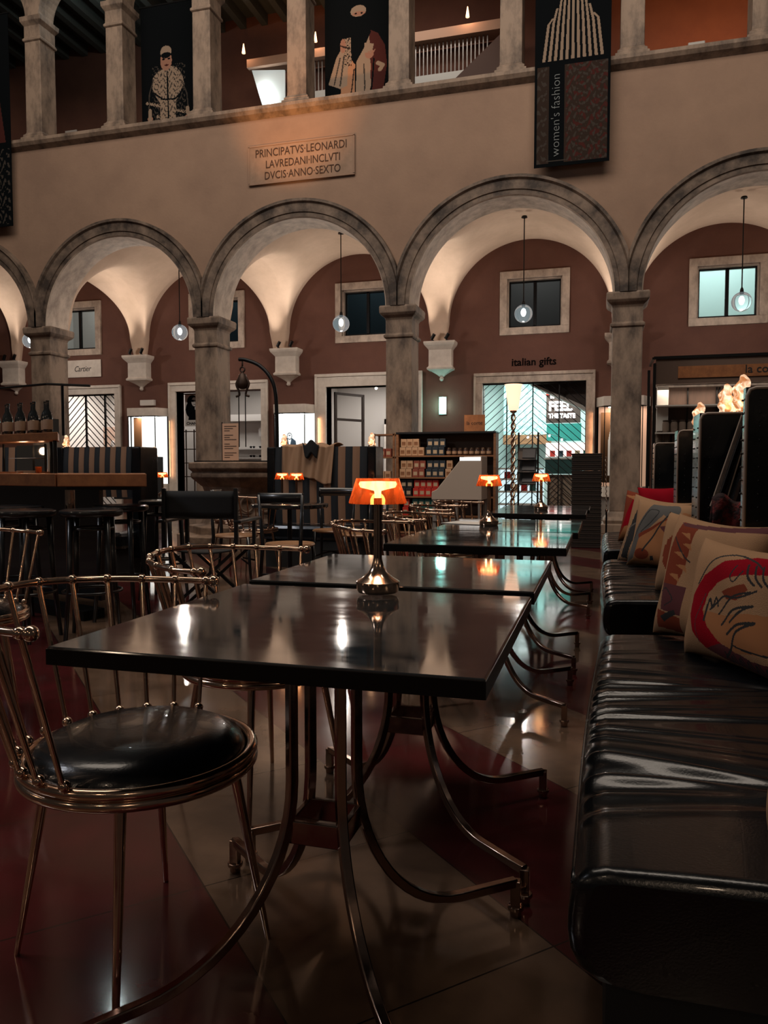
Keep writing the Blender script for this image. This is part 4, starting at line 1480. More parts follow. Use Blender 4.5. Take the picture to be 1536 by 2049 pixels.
# striped sofas
def striped(name, label, x0, x1, y, z0, z1, n, depth=.28, rz=0.0, darkside=True):
    t = thing('striped_sofa', label, 'sofa', ((x0 + x1) / 2, y, 0), rz)
    w = x1 - x0
    m = MB()
    a = -w / 2
    st_ = w / n
    for k in range(n):
        def fn(u, v, k=k):
            return (a + (k + u) * st_, -.02 * math.sin(PI * v) - depth / 2 - (.01 * math.sin(PI * u)), z0 + (z1 - z0) * v)
        m.grid(fn, 4, 8, k % 2)
        m.add([(a + k * st_, -depth / 2, z1), (a + (k + 1) * st_, -depth / 2, z1), (a + (k + 1) * st_, depth / 2, z1), (a + k * st_, depth / 2, z1)], [(0, 1, 2, 3)], k % 2)
    m.b(a, -a, -depth / 2 + .02, depth / 2, z0, z1 - .004, 0)
    m.build('striped_back', [navy, tan], t, smooth=True, auto=30)
    MB().b(a - .10, a, -depth / 2 - .02, depth / 2 + .02, .2, z1).build('side_panel', leather, t, bevel=.015)
    MB().b(-a, -a + .10, -depth / 2 - .02, depth / 2 + .02, .2, z1).build('side_panel', leather, t, bevel=.015)
    MB().b(a - .05, -a + .05, -depth / 2 - .3, -depth / 2, .30, .47).build('seat', leather, t, bevel=.04)
    MB().b(a, -a, -depth / 2 - .28, depth / 2, 0, .30).build('plinth', darkfab, t)
    return t


striped('b', 'black and tan striped sofa with a coat thrown over its back, in the centre', -3.55, -2.46, 8.18, .47, 1.33, 13)
striped('a', 'black and tan striped sofa back behind the bar at left', -5.24, -4.45, 6.75, .80, 1.30, 13)
striped('c', 'striped sofa back at the far left edge under the bar shelf', -6.9, -6.15, 7.2, .47, 1.32, 9)
# coat
def coat(u, v):
    x = -.38 + .62 * u
    if v < .25:
        q = v / .25
        y, z = .14 - .28 * q, 1.345 + .02 * math.sin(PI * q)
    else:
        q = (v - .25) / .75
        y = -.165 - .02 * q
        z = 1.34 - q * (.33 + .09 * u + .02 * math.sin(u * 9))
    f = math.sin(u * 30 + v * 3) * .014 + math.sin(u * 13 + 1) * .018
    return (x - .06 * (u - .5) * (v), y - abs(f) * (v > .1), z + .006 * math.sin(u * 21) - (.0 if v > .25 else .01 * math.sin(u * 17)))
o = MB().grid(coat, 70, 36).build('draped_coat', cream, None, (-3.07, 8.18, 0), smooth=True)
sd = o.modifiers.new('s', 'SOLIDIFY')
sd.thickness = .008
tag(o, 'beige coat thrown over the back of the central striped sofa', 'coat')
o = MB().grid(lambda u, v: (.20 * (u - .5) * (1 - .3 * v), -.17 - .03 * math.sin(PI * u) + .15 * (v > .9), 1.375 - .16 * abs(v - .0) - .03 * math.sin(u * 8)), 16, 10).build('dark_scarf', darkfab, None, (-3.10, 8.15, 0), smooth=True)
sd = o.modifiers.new('s', 'SOLIDIFY')
sd.thickness = .01
tag(o, 'dark scarf lying on top of the beige coat', 'scarf')
flame((-3.50, 8.18, 1.335), .060, 'small glowing glass lamp at the left end of the central striped sofa')
flame((-2.45, 8.18, 1.335), .062, 'small glowing glass lamp at the right end of the central striped sofa')
flame((-5.32, 6.75, 1.305), .052, 'small glowing glass lamp on the left striped sofa beside the pillar')
flame((-10.1, 15.9, 1.38), .10, 'tiny glowing glass lamp in front of the left lit display case')
tag(MB().b(-.14, .14, -.14, .14, 0, 1.38).build('lamp_plinth', dark, None, (-10.1, 15.9, 0)), 'black plinth under the tiny glass lamp by the left display case', 'plinth')

# wellhead
t = thing('stone_wellhead', 'carved octagonal stone wellhead in the courtyard, below the iron crane', 'wellhead', (-4.87, 9.9, 0))
m = MB()
prof = [(.93, 0), (.93, .18), (.76, .19), (.76, .30), (.60, .32), (.56, .40), (.56, .46), (.53, .50), (.53, .74), (.57, .84), (.67, .92), (.73, .97), (.73, 1.02), (.70, 1.04), (.76, 1.09), (.76, 1.17), (.70, 1.18)]
n = 8
vs = [(r * math.cos(PI / 8 + k * PI / 4), r * math.sin(PI / 8 + k * PI / 4), z) for r, z in prof for k in range(n)]
fs = [(i * n + k, i * n + (k + 1) % n, (i + 1) * n + (k + 1) % n, (i + 1) * n + k) for i in range(len(prof) - 1) for k in range(n)]
m.add(vs, fs + [tuple((len(prof) - 1) * n + k for k in range(n))])
m.build('stone_body', mat('well_stone', (.30, .20, .14), .75, col2=(.10, .065, .045), nscale=4, ndetail=8, bump=.6, bscale=14), t, bevel=.012)
m = MB()
for k in range(8):
    a = -PI / 2 + (k - 4) * PI / 4
    c, s = math.cos(a), math.sin(a)
    for q in (-.13, .13):
        m.tube([(c * .53 - s * (q + .09 * math.cos(w)), s * .53 + c * (q + .09 * math.cos(w)), .60 + .1 * math.sin(w)) for w in np.linspace(0, 2 * PI, 16)[:-1]], .015, 6, closed=True)
m.build('carved_rings', MATS['well_stone'], t, smooth=True)
MB().b(-.62, .62, -.25, .5, 1.18, 1.20).build('lid', black, t)
t = thing('iron_crane', 'curved iron well crane arching over the wellhead with a hanging pulley', 'crane', (-4.32, 9.75, 1.19))
MB().tube(smoothp([(.04, 0, 0), (.04, 0, .55), (.02, 0, .95), (-.06, 0, 1.16), (-.22, 0, 1.32), (-.42, 0, 1.40), (-.52, 0, 1.41)], 8), .026, 10).build('iron_arm', black, t, smooth=True)
m = MB().tube([(-.47, 0, 1.40), (-.47, 0, 1.30)], .012, 8)
m.tube([(-.47 + .035 * math.cos(w), 0, 1.27 + .035 * math.sin(w)) for w in np.linspace(0, 2 * PI, 12)[:-1]], .012, 6, closed=True)
m.lathe([(.0001, 1.24), (.05, 1.20), (.085, 1.08), (.075, 1.02), (.03, 1.0), (.0001, 1.0)], 14, (-.47, 0, 0), caps=False)
for s in (-1, 1):
    m.tube(smoothp([(-.47 + s * .02, 0, 1.2), (-.47 + s * .095, 0, 1.08), (-.47 + s * .06, 0, .98), (-.47 + s * .05, 0, .92), (-.47 + s * .10, 0, .90)], 5), .016, 6)
m.build('pulley', mat('rusty_iron', (.05, .03, .022), .5, .6), t, smooth=True)
for s in (-.06, .04):
    MB().tube([(-.47 + s, 0, .95), (-.47 + s, 0, .20)], .008, 6).build('rod', black, t)
t = thing('menu_stand', 'tall paper menu standing on the wellhead behind the chairs', 'menu', (-4.83, 9.45, 1.20))
MB().b(-.12, .12, -.003, .003, .0, .50).build('menu_sheet', mat('menu_paper', (.62, .38, .26), .8), t)
m = MB()
for k in range(15):
    if k % 4 != 3:
        m.b(-.09, .09 - .05 * ((k * 7) % 3), -.006, -.0035, .46 - k * .03, .466 - k * .03)
m.build('printed_lines', pbk, t)
MB().tube([(-.13, .01, -.0), (-.13, .01, .52)], .008, 6).build('stand_post', black, t)

# ================================================================ SHOP RACK in front of the pillar
t = thing('shop_rack', 'open wooden shop rack filled with tins and jars, before the pillar', 'rack', (-2.45, 12.6, 0))
for x in (-.83, .80):
    MB().b(x - .02, x + .02, -.17, .17, 0, 1.68).build('side_panel', woodm, t)
MB().b(-.83, .80, .15, .17, 0, 1.68).build('back_panel', mat('rack_back', (.08, .05, .035), .7), t)
for z in (.02, .30, .62, .94, 1.30):
    MB().b(-.81, .78, -.17, .15, z - .012, z + .012).build('shelf_board', woodm, t)
MB().b(-.85, .82, -.18, .18, 1.67, 1.70).build('top_board', dark, t)
light('AREA', 'rack_light', (-.4, -.9, 2.4), 9, (1, .72, .5), (-.4, 0, .8), .8, .3, parent=t)
colr = {'cream': (.45, .28, .17), 'navy': (.012, .022, .035), 'rust': (.22, .05, .03), 'red': (.45, .02, .012), 'teal': (.01, .09, .08), 'black': (.01, .01, .012)}
bx = {}


def boxes(c, x0, n, z, lab, w=.105, h=.14, layers=1, top=None):
    m_ = mat('box_' + c, colr[c], .5)
    for L_ in range(layers):
        nn_ = n if L_ == 0 else (top or n)
        for k in range(nn_):
            loc = (x0 + (k + .5) * w + (.02 if L_ else 0), 12.52, z + L_ * h)
            if c not in bx:
                o = MB().b(-w / 2 + .003, w / 2 - .003, -.05, .05, 0, h - .004).build('tea_box', m_, bevel=.003)
                MB().b(-w / 2 + .02, w / 2 - .02, -.0515, -.05, .03, h - .05).build('box_label', mat('box_tag', (.4, .3, .2), .6) if c != 'cream' else woodm, o)
                bx[c] = o
            else:
                o = bx[c].copy()
                COL.objects.link(o)
                for ch in bx[c].children:
                    q = ch.copy()
                    COL.objects.link(q)
                    q.parent = o
            o.location = loc
            tag(o, lab, 'box', lab)


boxes('cream', -3.25, 4, 1.312, 'cream tea box on the top board of the shop rack', layers=2, top=3)
boxes('navy', -2.80, 3, 1.312, 'dark blue tea box on the top board of the shop rack', layers=2)
boxes('cream', -3.25, 2, .952, 'cream tea box on the second board of the shop rack', layers=2, top=2)
boxes('rust', -3.03, 2, .952, 'rust red tea box on the second board of the shop rack', layers=2)
boxes('navy', -2.80, 3, .952, 'dark blue tea box on the second board of the shop rack', layers=2)
boxes('cream', -2.47, 1, .952, 'single cream tea box stack right of the dark blue boxes', layers=2)
boxes('black', -3.25, 2, .632, 'black tea box on the third board of the shop rack', layers=2)
boxes('red', -3.02, 4, .632, 'bright red tea box on the third board of the shop rack', layers=2)
boxes('red', -3.20, 1, .312, 'bright red tea box on the low board of the shop rack', layers=2)
boxes('teal', -3.05, 4, .312, 'dark teal tea box on the low board of the shop rack', layers=2)
jr = thing('jam_jar', 'dark jar with a pale label on the top board of the shop rack', 'jar', (-2.42, 12.52, 1.312), group='jars on the shop rack')
MB().lathe([(.036, 0), (.04, .01), (.04, .085), (.034, .10)], 16).build('jar_body', mat('jam', (.03, .012, .01), .1, coat=1), jr, smooth=True, auto=40)
MB().lathe([(.037, .10), (.037, .125), (.0001, .127)], 16).build('lid', gold, jr, smooth=True, auto=40)
MB().lathe([(.0405, .025), (.0405, .07)], 16, caps=False).build('jar_label', MATS['paper_label'], jr)
for k in range(1, 8):
    dup(jr, (-2.42 + k * .095, 12.52, 1.312))
for k in range(5):
    dup(jr, (-2.25 + k * .11, 12.52, .952), 0, 'dark jar with a pale label on the second board of the shop rack')
t = thing('shop_sign', 'small framed orange la corte sign standing on top of the shop rack', 'sign', (-1.99, 12.5, 1.70))
MB().b(-.17, .17, -.01, .01, 0, .27).build('sign_board', copper, t)
text_mb('la corte', .085, .001, 'CENTER').build('lettering', pbk, t, loc=(0, -.012, .11))
# glass case left of the rack
t = thing('glass_case', 'narrow wood framed glass case left of the shop rack', 'case', (-3.50, 12.55, 0))
m = MB()
for x in (-.17, .17):
    for y in (-.15, .15):
        m.box((x, y, .84), (.03, .03, 1.68))
for z in (.4, .9, 1.28, 1.66):
    m.box((0, 0, z), (.36, .33, .025))
m.build('frame', woodm, t)
for k, (x, z, c) in enumerate(((-.05, 1.295, 'rust'), (.06, 1.295, 'rust'), (.05, .915, 'cream'), (-.06, .915, 'cream'))):
    o = bx[c].copy()
    COL.objects.link(o)
    for ch in bx[c].children:
        q = ch.copy()
        COL.objects.link(q)
        q.parent = o
    o.location = (-3.50 + x, 12.5, z)
    tag(o, '%s box inside the narrow glass case' % ('rust red' if c == 'rust' else 'cream'), 'box', 'boxes in the glass case ' + c)
# sloping counter
t = thing('display_desk', 'pale grey sloping display desk in front of the shop rack', 'desk', (-2.05, 11.6, 0))
m = MB().prism([(-.40, .62), (-.40, .74), (-.32, .78), (.05, 1.24), (.10, 1.27), (.36, 1.28), (.36, .62)], -.28, .28, 'y')
m.build('sloped_body', mat('desk_grey', (.46, .375, .31), .6), t, bevel=.01)
MB().prism([(-.29, .80), (.03, 1.20), (.02, 1.215), (-.30, .815)], -.22, .22, 'y').build('slanted_panel', grey, t)
m = MB()
for x in (-.36, -.02, .33):
    for y in (-.25, .25):
        MB().box((x, y, .31), (.05, .05, .62)).build('leg', grey, t)
MB().b(.03, .34, -.285, -.275, 1.21, 1.26).build('light_strip', emat('strip_white', (1, .97, .93), 2.0), t)
MB().b(-.38, .34, -.29, -.27, .30, .34).build('rail', grey, t)

# torch lamp with twisted pole
t = thing('torch_lamp', 'tall floor lamp with twisted glass pole and glowing cup shade', 'lamp', (-1.21, 11.1, 0))
m = MB()
for ph in (0, PI):
    m.tube([(.022 * math.cos(z * 26 + ph), .022 * math.sin(z * 26 + ph), z) for z in np.linspace(.05, 1.90, 150)], .017, 6)
m.build('twisted_pole', gold, t, smooth=True)
MB().lathe([(.16, 0), (.16, .02), (.05, .05), (.03, .07)], 28).build('lamp_base', gold, t, smooth=True)
tm_ = mat('torch_glass', (.9, .5, .3), .4, emit=(1.0, .62, .42), es=1.5)
MB().lathe([(.045, 1.92), (.07, 1.93), (.085, 2.02), (.115, 2.26), (.128, 2.29), (.118, 2.29), (.10, 2.20), (.05, 1.96)], 28, caps=False).build('lamp_shade', tm_, t, smooth=True)
MB().lathe([(.02, 1.88), (.05, 1.90), (.05, 1.925)], 20).build('collar', gold, t, smooth=True)
light('POINT', 'torch_glow', (0, 0, 2.2), 14, (1, .66, .42), size=.06, parent=t)

# leaflet stand
t = thing('leaflet_stand', 'dark stand with tilted leaflet trays right of the torch lamp', 'stand', (-1.02, 11.3, 0))
for x in (-.14, .14):
    MB().tube([(x, .1, 0), (x, .1, 1.62)], .014, 6).build('post', dark, t)
for z, r_ in ((1.30, 25), (1.12, 25), (.95, 25)):
    MB().box((0, -.02, z), (.26, .24, .02), rot=Matrix.Rotation(R(48), 3, 'X')).build('tray', dark, t)
    MB().box((.02, -.035, z + .01), (.18, .17, .006), rot=Matrix.Rotation(R(48), 3, 'X')).build('leaflets', mat('leaflet', (.05, .05, .055), .4), t)
MB().tube([(-.14, .1, .3), (.14, .1, .3)], .01, 6).build('cross_bar', dark, t)

# tall stack of dark trays
sk = None
for k in range(22):
    lb = 'dark flat tray in the tall ridged stack before the right pillar'
    if sk is None:
        m = sq(MB(), [(.188, 0), (.196, .010), (.200, .048), (.205, .050), (.205, .057), (.196, .0575), (.188, .020)], 0, 0, 0)
        sk = tag(m.build('stacked_tray', mat('tray_brown', (.030, .022, .018), .5), None, (-.18, 11.0, 0), bevel=.002), lb, 'tray', 'tall stack of dark trays')
    else:
        o = sk.copy()
        COL.objects.link(o)
        o.location = (-.18, 11.0, k * .0590)
t = thing('rope_barrier', 'slim post with a twisted rope hanging beside the dark tray stack', 'barrier', (.09, 11.0, 0))
MB().tube([(0, 0, 0), (0, 0, .50)], .012, 8).build('post', black, t)
MB().tube([(.0, 0, .50 + .75 * k / 60) if False else (.006 * math.sin(k * 1.2) - .02 * k / 60, .006 * math.cos(k * 1.2), .50 + .75 * k / 60) for k in range(61)], .007, 5).build('rope', piping, t)
MB().ball((0.0, 0, .51), .02, 10).build('knob', gold, t, smooth=True)

# ================================================================ BACK WALL ITEMS
for i, (x, lb) in enumerate(((-11.05, 'lit white display case left of the portrait poster doorway'), (-7.07, 'lit white display case with the jacket picture, right of the wellhead crane'), (.45, 'lit display case partly hidden by the right stone pillar'))):
    t = thing('display_case', lb, 'display case', (x, YW, 0), group='lit display cases')

    def trap(z0, z1, a=.54, b=.38, d=.36):
        return MB().prism([(-a, 0), (-b, -d), (b, -d), (a, 0)], z0, z1)
    trap(2.42, 2.62, .56, .40, .38).build('top_band', MATS['white_stone'], t, bevel=.005)
    trap(.50, .72, .56, .40, .38).build('bottom_band', MATS['white_stone'], t, bevel=.005)
    trap(0, .5, .5, .34, .3).build('plinth', grey, t)
    MB().b(-.50, .50, -.03, -.005, .72, 2.42).build('back_panel', emat('case_light', [(1, .97, .93), (.95, .98, 1.0), (1, .95, .9)][i], 1.25) if i < 2 else mat('case_skin', (.7, .35, .22), .7, emit=(1, .55, .35), es=.4), t)
    trap(.72, 2.42, .53, .372, .352).build('glass_sides', winglass, t)
    m = MB()
    for (px_, py_) in ((-.54, -.01), (-.38, -.36), (.38, -.36), (.54, -.01)):
        m.box((px_, py_, 1.57), (.018, .018, 1.7))
    m.build('frame', black, t)
    light('AREA', 'case_lamp', (0, -.16, 2.40), 14, (1, .93, .86), (0, -.16, 0), .6, .2, parent=t)
    light('AREA', 'case_side_lamp', (.62 if i < 2 else -.62, -.10, 1.6), 2.5, (1, .45, .2), (1.2 if i < 2 else -1.2, .3, 1.6), .1, 1.4, parent=t)
    if i == 1:
        P = Paint(60, 60, 1.0, 0)
        jb = mat('print_blue', (.10, .16, .24), .7)
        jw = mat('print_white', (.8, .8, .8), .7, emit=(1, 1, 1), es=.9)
        P.poly([(.05, 0), (.1, .45), (.35, .62), (.5, .5), (.65, .62), (.9, .45), (.95, 0)], 1)
        P.poly([(.38, .6), (.5, .05), (.62, .6)], 0).ell(.5, .72, .16, .2, 2).ell(.5, .72, .13, .16, 0).stroke([(.45, .76), (.55, .76)], .02, 2)
        raster('jacket_print', P, .40, .42, [jw, jb, pg], t, loc=(-.13, -.05, 1.58))
    if i == 0:
        MB().b(-.42, -.20, -.06, -.04, .72, 2.40).build('side_picture', por, t)
    if i == 2:
        P = Paint(50, 130, 2.2, 0)
        P.ell(.5, .84, .12, .05, 1).poly([(.3, .1), (.3, .6), (.4, .78), (.6, .78), (.75, .6), (.7, .1)], 1).poly([(.45, .2), (.43, .7), (.52, .7), (.55, .2)], 2)
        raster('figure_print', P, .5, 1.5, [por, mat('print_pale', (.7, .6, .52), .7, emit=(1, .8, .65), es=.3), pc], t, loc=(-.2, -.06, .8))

# neon sign
t = thing('neon_sign', 'small glowing teal neon letter sign on the wall left of the italian gifts doorway', 'sign', (-3.50, YW - .06, 2.35))
MB().tube([(0, 0, 0), (0, 0, .36)], .035, 10).build('tube', emat('neon_teal', (.25, 1, .85), 9), t, smooth=True)
MB().tube([(.04, 0, .01), (.10, 0, .06), (.09, 0, .14), (.04, 0, .18), (.09, 0, .22), (.09, 0, .31), (.04, 0, .35)], .022, 10).build('tube', emat('neon_white', (.7, 1, .95), 7), t, smooth=True)
MB().b(-.05, .12, .03, .06, -.02, .38).build('mounting_plate', white, t)
light('POINT', 'neon_glow', (.02, -.12, .18), 7, (.4, 1, .9), size=.1, parent=t)

MB_ = MB().b(-.20, .20, -.10, 0, 0, .14)
tag(MB_.build('emergency_light', white, None, (-11.06, YW - .002, 2.70), bevel=.01), 'white emergency light box above the left lit display case', 'light')
t = thing('shop_sign', 'white Cartier sign board above the left grilled doorway', 'sign', (-13.05, YW - .02, 3.48))
MB().b(-.72, .62, -.02, 0, 0, .44).build('sign_board', MATS['white_stone'], t)
text_mb('Cartier', .20, .002, 'CENTER', shear=.35, xs=.85).build('lettering', pbk, t, loc=(.06, -.022, .15))
t = tag(text_mb('italian gifts', .23, .01, 'CENTER', off=.003).build('wall_lettering', mat('dark_letter', (.006, .004, .004), .9, spec=.05), None, (-1.44, YW - .012, 3.37)), 'dark italian gifts lettering on the wall above the doorway', 'lettering')

# --- shop 2: portrait poster, shelves
t = thing('portrait_poster', 'black and white portrait poster with a CHANEL label in the second doorway', 'poster', (-10.06, YW + .42, 2.25))
P = Paint(60, 100, 1.5, 1)
P.ell(.48, .72, .34, .24, 0).ell(.34, .40, .3, .3, 0).ell(.60, .70, .18, .17, 1).ell(.50, .74, .10, .045, 0).ell(.70, .74, .09, .045, 0).ell(.62, .60, .07, .015, 0).poly([(.2, 0), (.3, .4), (.75, .40), (.95, .2), (.95, 0)], 0)
raster('portrait_print', P, .44, .66, [pk, mat('poster_white', (.55, .54, .52), .6)], t, loc=(0, 0, .10))
MB().b(-.22, .22, -.012, .0, -.06, .10).build('label_board', MATS['poster_white'], t)
text_mb('CHANEL', .10, .001, 'CENTER', off=.002).build('lettering', pk, t, loc=(.02, -.016, -.02))
m = MB()
for z in (.9, 1.25, 1.6, 2.05, 3.0):
    m.b(-10.26, -9.55, YW + .30, YW + .33, z - .012, z + .012)
for x in (-10.2, -9.97, -9.75, -9.56):
    m.b(x - .012, x + .012, YW + .30, YW + .33, 0, 2.1)
m.b(-9.58, -9.52, YW + .28, YW + .34, 0, 3.03)
m.build('door_mullions', mat('brown_metal', (.05, .035, .028), .4, .3), DO[1])
t = thing('eyewear_shelf', 'pale wall shelf with rows of sunglasses inside the second doorway', 'shelf', (-9.2, 19.6, 0))
MB().b(-.95, .95, 0, .05, .3, 2.5).build('back_panel', white, t)
MB().b(-1.0, 1.0, -.25, .05, 2.42, 2.60).build('top_band', white, t)
for z in (.9, 1.15, 1.40, 1.65):
    MB().b(-.95, .95, -.22, .05, z - .015, z + .015).build('shelf_board', MATS['poster_white'], t)
sg = None
for z in (.915, 1.165, 1.415, 1.665):
    for x in (-.1, .18, .46, .72):
        if sg is None:
            sg = MB().ball((-.045, 0, .03), .032, 8)
            sg.ball((.045, 0, .03), .032, 8)
            sg.tube([(-.09, 0, .04), (.09, 0, .04)], .008, 4)
            sg = sg.build('sunglasses', pk, None, (-9.2 + x, 19.5, z + .01))
            o = sg
        else:
            o = sg.copy()
            COL.objects.link(o)
            o.location = (-9.2 + x, 19.5, z + .01)
        tag(o, 'dark sunglasses on the pale shelf seen through the second doorway', 'sunglasses', 'sunglasses on the eyewear shelf')
for x, z, w_, h_, lb in ((-9.0, 2.0, .22, .36, 'pale'), (-8.45, 1.9, .34, .42, 'dark')):
    tag(MB().b(-w_ / 2, w_ / 2, -.02, 0, 0, h_).build('wall_picture', white if lb == 'pale' else pk, None, (x, 19.52, z)), lb + ' picture on the eyewear shelf behind the crane rods', 'picture')

# --- shop 3: open door leaf, track lights, inner doorway
m = MB()
rot = Matrix.Rotation(R(62), 3, 'Z')


def leaf(x0, x1, z0, z1):
    vs = []
    c = rot @ Vector(((x0 + x1) / 2, 0, 0))
    m.box((c.x, c.y, (z0 + z1) / 2), (x1 - x0, .04, z1 - z0), R(62))


leaf(0, .07, 0, 2.95)
leaf(.93, 1.0, 0, 2.95)
for z in (0.03, .9, 1.6, 2.3, 2.92):
    leaf(0, 1, z - .03, z + .03)
o = m.build('door_leaf', mat('brown_metal', (.05, .035, .028)), DO[2], loc=(-6.2, YW + .36, 0))
m = MB()
for x in (-6.0, -5.6, -5.15):
    pass
tk = thing('track_light', 'white ceiling track with small spotlights inside the open doorway', 'track light', (-5.0, 18.8, 3.15))
MB().b(-1.2, .9, -.02, .02, .10, .14).build('track', white, tk)
for x in (-.5, -.1, .35):
    MB().tube([(x, 0, .1), (x, -.04, 0)], .04, 10).build('spot_head', white, tk)
    MB().ball((x, -.05, -.01), .035, 8).build('bulb', emat('bulb_white', (1, .95, .9), 6), tk)
t = thing('inner_doorway', 'pale inner doorway frame deep inside the open doorway', 'doorway', (-5.2, 20.8, 0))
m = MB()
m.b(-.65, -.5, -.05, .05, 0, 2.5)
m.b(.5, .65, -.05, .05, 0, 2.5)
m.b(-.65, .65, -.05, .05, 2.35, 2.5)
m.build('frame', MATS['white_stone'], t)
MB().b(-.5, .5, .0, .04, 0, 2.35).build('dark_opening', mat('opening_grey', (.13, .12, .115), .8), t)
# --- shop 1 shelf
t = thing('wall_shelf', 'white shelf with small goods behind the left door grille', 'shelf', (-13.0, 19.8, 0))
MB().b(-1.3, 1.3, -.2, .1, 1.70, 1.74).build('shelf_board', white, t)
MB().b(-1.3, 1.3, .0, .1, .9, 2.35).build('back_panel', mat('shelf_tan', (.30, .20, .15), .8), t)
for k in range(5):
    tag(MB().lathe([(.04, 0), (.06, .06), (.05, .16), (.02, .2)], 10).build('vase', grey, None, (-13.9 + k * .33, 19.68, 1.74), smooth=True), 'small grey vase on the white shelf behind the left door grille', 'vase', 'vases behind the left grille')

# --- shop 4: interior
YI = 19.2
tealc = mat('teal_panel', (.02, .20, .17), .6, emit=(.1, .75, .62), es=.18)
t = thing('lit_sign', 'glowing FEEL THE TASTE sign hanging inside the italian gifts shop', 'sign', (-.90, YI, 2.24))
MB().b(-.40, .42, .02, .06, -.02, .78).build('sign_board', mat('sign_brown', (.09, .055, .045), .6), t)
sl = emat('sign_white', (1, .98, .95), 2.2)
text_mb('IN', .22, .01, off=.006).build('lettering', sl, t, loc=(-.31, 0, .58))
text_mb('FEEL', .31, .01, off=.012, xs=.92).build('lettering', sl, t, loc=(-.34, 0, .28))
text_mb('THE TASTE', .15, .01, off=.006, xs=.86).build('lettering', sl, t, loc=(-.34, 0, .10))
MB().b(-.40, -.30, -.02, .02, .66, .80).build('red_corner', mat('red_plain', (.5, .02, .01), .5, emit=(1, .05, .02), es=.3), t)
tag(MB().b(-1.28, -.46, YI, YI + .05, 1.78, 2.20).build('teal_wall_panel', tealc), 'flat teal panel below the glowing sign in the shop', 'panel')
t = thing('shop_counter', 'teal and beige shop counter inside the italian gifts shop', 'counter', (-.75, 18.4, 0))
MB().b(-.50, .30, 0, .4, .98, 1.32).build('teal_front', mat('teal_dark', (.015, .075, .075), .5), t)
MB().b(-.52, .32, -.02, .42, 1.32, 1.35).build('white_top', white, t)
lattice(-.42, .32, .05, .95, (-.12,), -.03, t, 'beige_panel_bars', .12, .008, mat('brown_metal', (.05, .035, .028)))
MB().b(-.42, .32, .0, .38, .03, .96).build('beige_panel', mat('beige_panel', (.33, .26, .20), .7), t)
t = thing('lit_shelf', 'bright pinkish lit shelf behind the teal counter', 'shelf', (-.70, 19.6, 0))
MB().b(-.62, .6, 0, .05, 1.40, 1.75).build('lit_panel', emat('pink_lit', (1, .78, .74), 1.0), t)
for k, c in enumerate(('red', 'navy', 'red', 'cream', 'teal')):
    tag(MB().b(-.06, .06, -.05, .05, 0, .15).build('pastry_box', MATS['box_' + c], None, (-1.15 + .2 * k, 19.48, 1.40)), '%s goods box on the bright lit shelf, %s one' % (c, ('first', 'second', 'third', 'fourth', 'last')[k]), 'box')
MB().b(-.62, .6, -.25, .05, 1.37, 1.40).build('shelf_board', white, t)
MB().b(-.6, -.55, -.2, .05, 0, 1.37).build('leg', white, t)
MB().b(.53, .58, -.2, .05, 0, 1.37).build('leg', white, t)
t = thing('display_fridge', 'white and blue lit low shelves behind the torch lamp', 'shelf', (-1.75, 18.6, 0))
for z in (.25, .55, .85, 1.1):
    MB().b(-.6, .45, -.2, .2, z - .02, z + .02).build('shelf_board', white, t)
MB().b(-.6, .45, .18, .22, 0, 1.12).build('lit_back', emat('cool_lit', (.75, .95, 1), .8), t)
for k, (x, z, c) in enumerate(((-.4, .57, 'navy'), (-.2, .57, 'cream'), (0, .57, 'red'), (.2, .57, 'teal'), (-.4, .87, 'red'), (-.1, .87, 'cream'), (.15, .87, 'navy'))):
    tag(MB().b(-.07, .07, -.08, .08, 0, .16).build('goods_box', MATS['box_' + c], None, (-1.75 + x, 18.6, z + .001)), 'small %s box on the low lit shelves, %s board' % (c, 'upper' if z > .7 else 'lower'), 'box')
struct(MB().prism([(-1.50, 3.0), (-.30, 2.44), (-.30, 3.4), (-1.50, 3.4)], YW + .45, YW + .9, 'y').build('ceiling_stair_soffit', mat('soffit_brown', (.045, .033, .028), .7)), 'dark sloping stair underside in the top right of the doorway')
struct(MB().prism([(-1.56, 3.0), (-1.50, 3.02), (-.30, 2.46), (-.30, 2.37)], YW + .40, YW + .92, 'y').build('trim_20', MATS['poster_white']), 'pale edge of the sloping stair underside')
struct(MB().b(-2.5, -1.25, 20.6, 20.7, 2.0, 3.5).build('wall_patterned', mat('teal_patterned', (.42, .62, .58), .8, col2=(.22, .42, .40), nscale=12, lo=.48, hi=.52, emit=(.5, .9, .85), es=.0)), 'pale teal patterned wall panel in the shop')
struct(MB().b(-2.5, -1.25, 20.5, 20.7, 1.75, 2.0).build('trim_21', woodm), 'wood band below the patterned wall')
t = thing('string_lights', 'string of small round bulbs hanging inside the italian gifts shop', 'lights', (-1.4, 19.0, 2.0))
pts = smoothp([(-.5, 0, .0), (-.2, 0, -.12), (.2, 0, -.06), (.6, 0, -.2)], 6)
MB().tube(pts, .006, 4).build('wire', black, t)
for k in range(0, len(pts), 4):
    MB().ball(pts[k] - Vector((0, 0, .04)), .03, 8).build('bulb', emat('bulb_white', (1, .95, .9), 6), t)

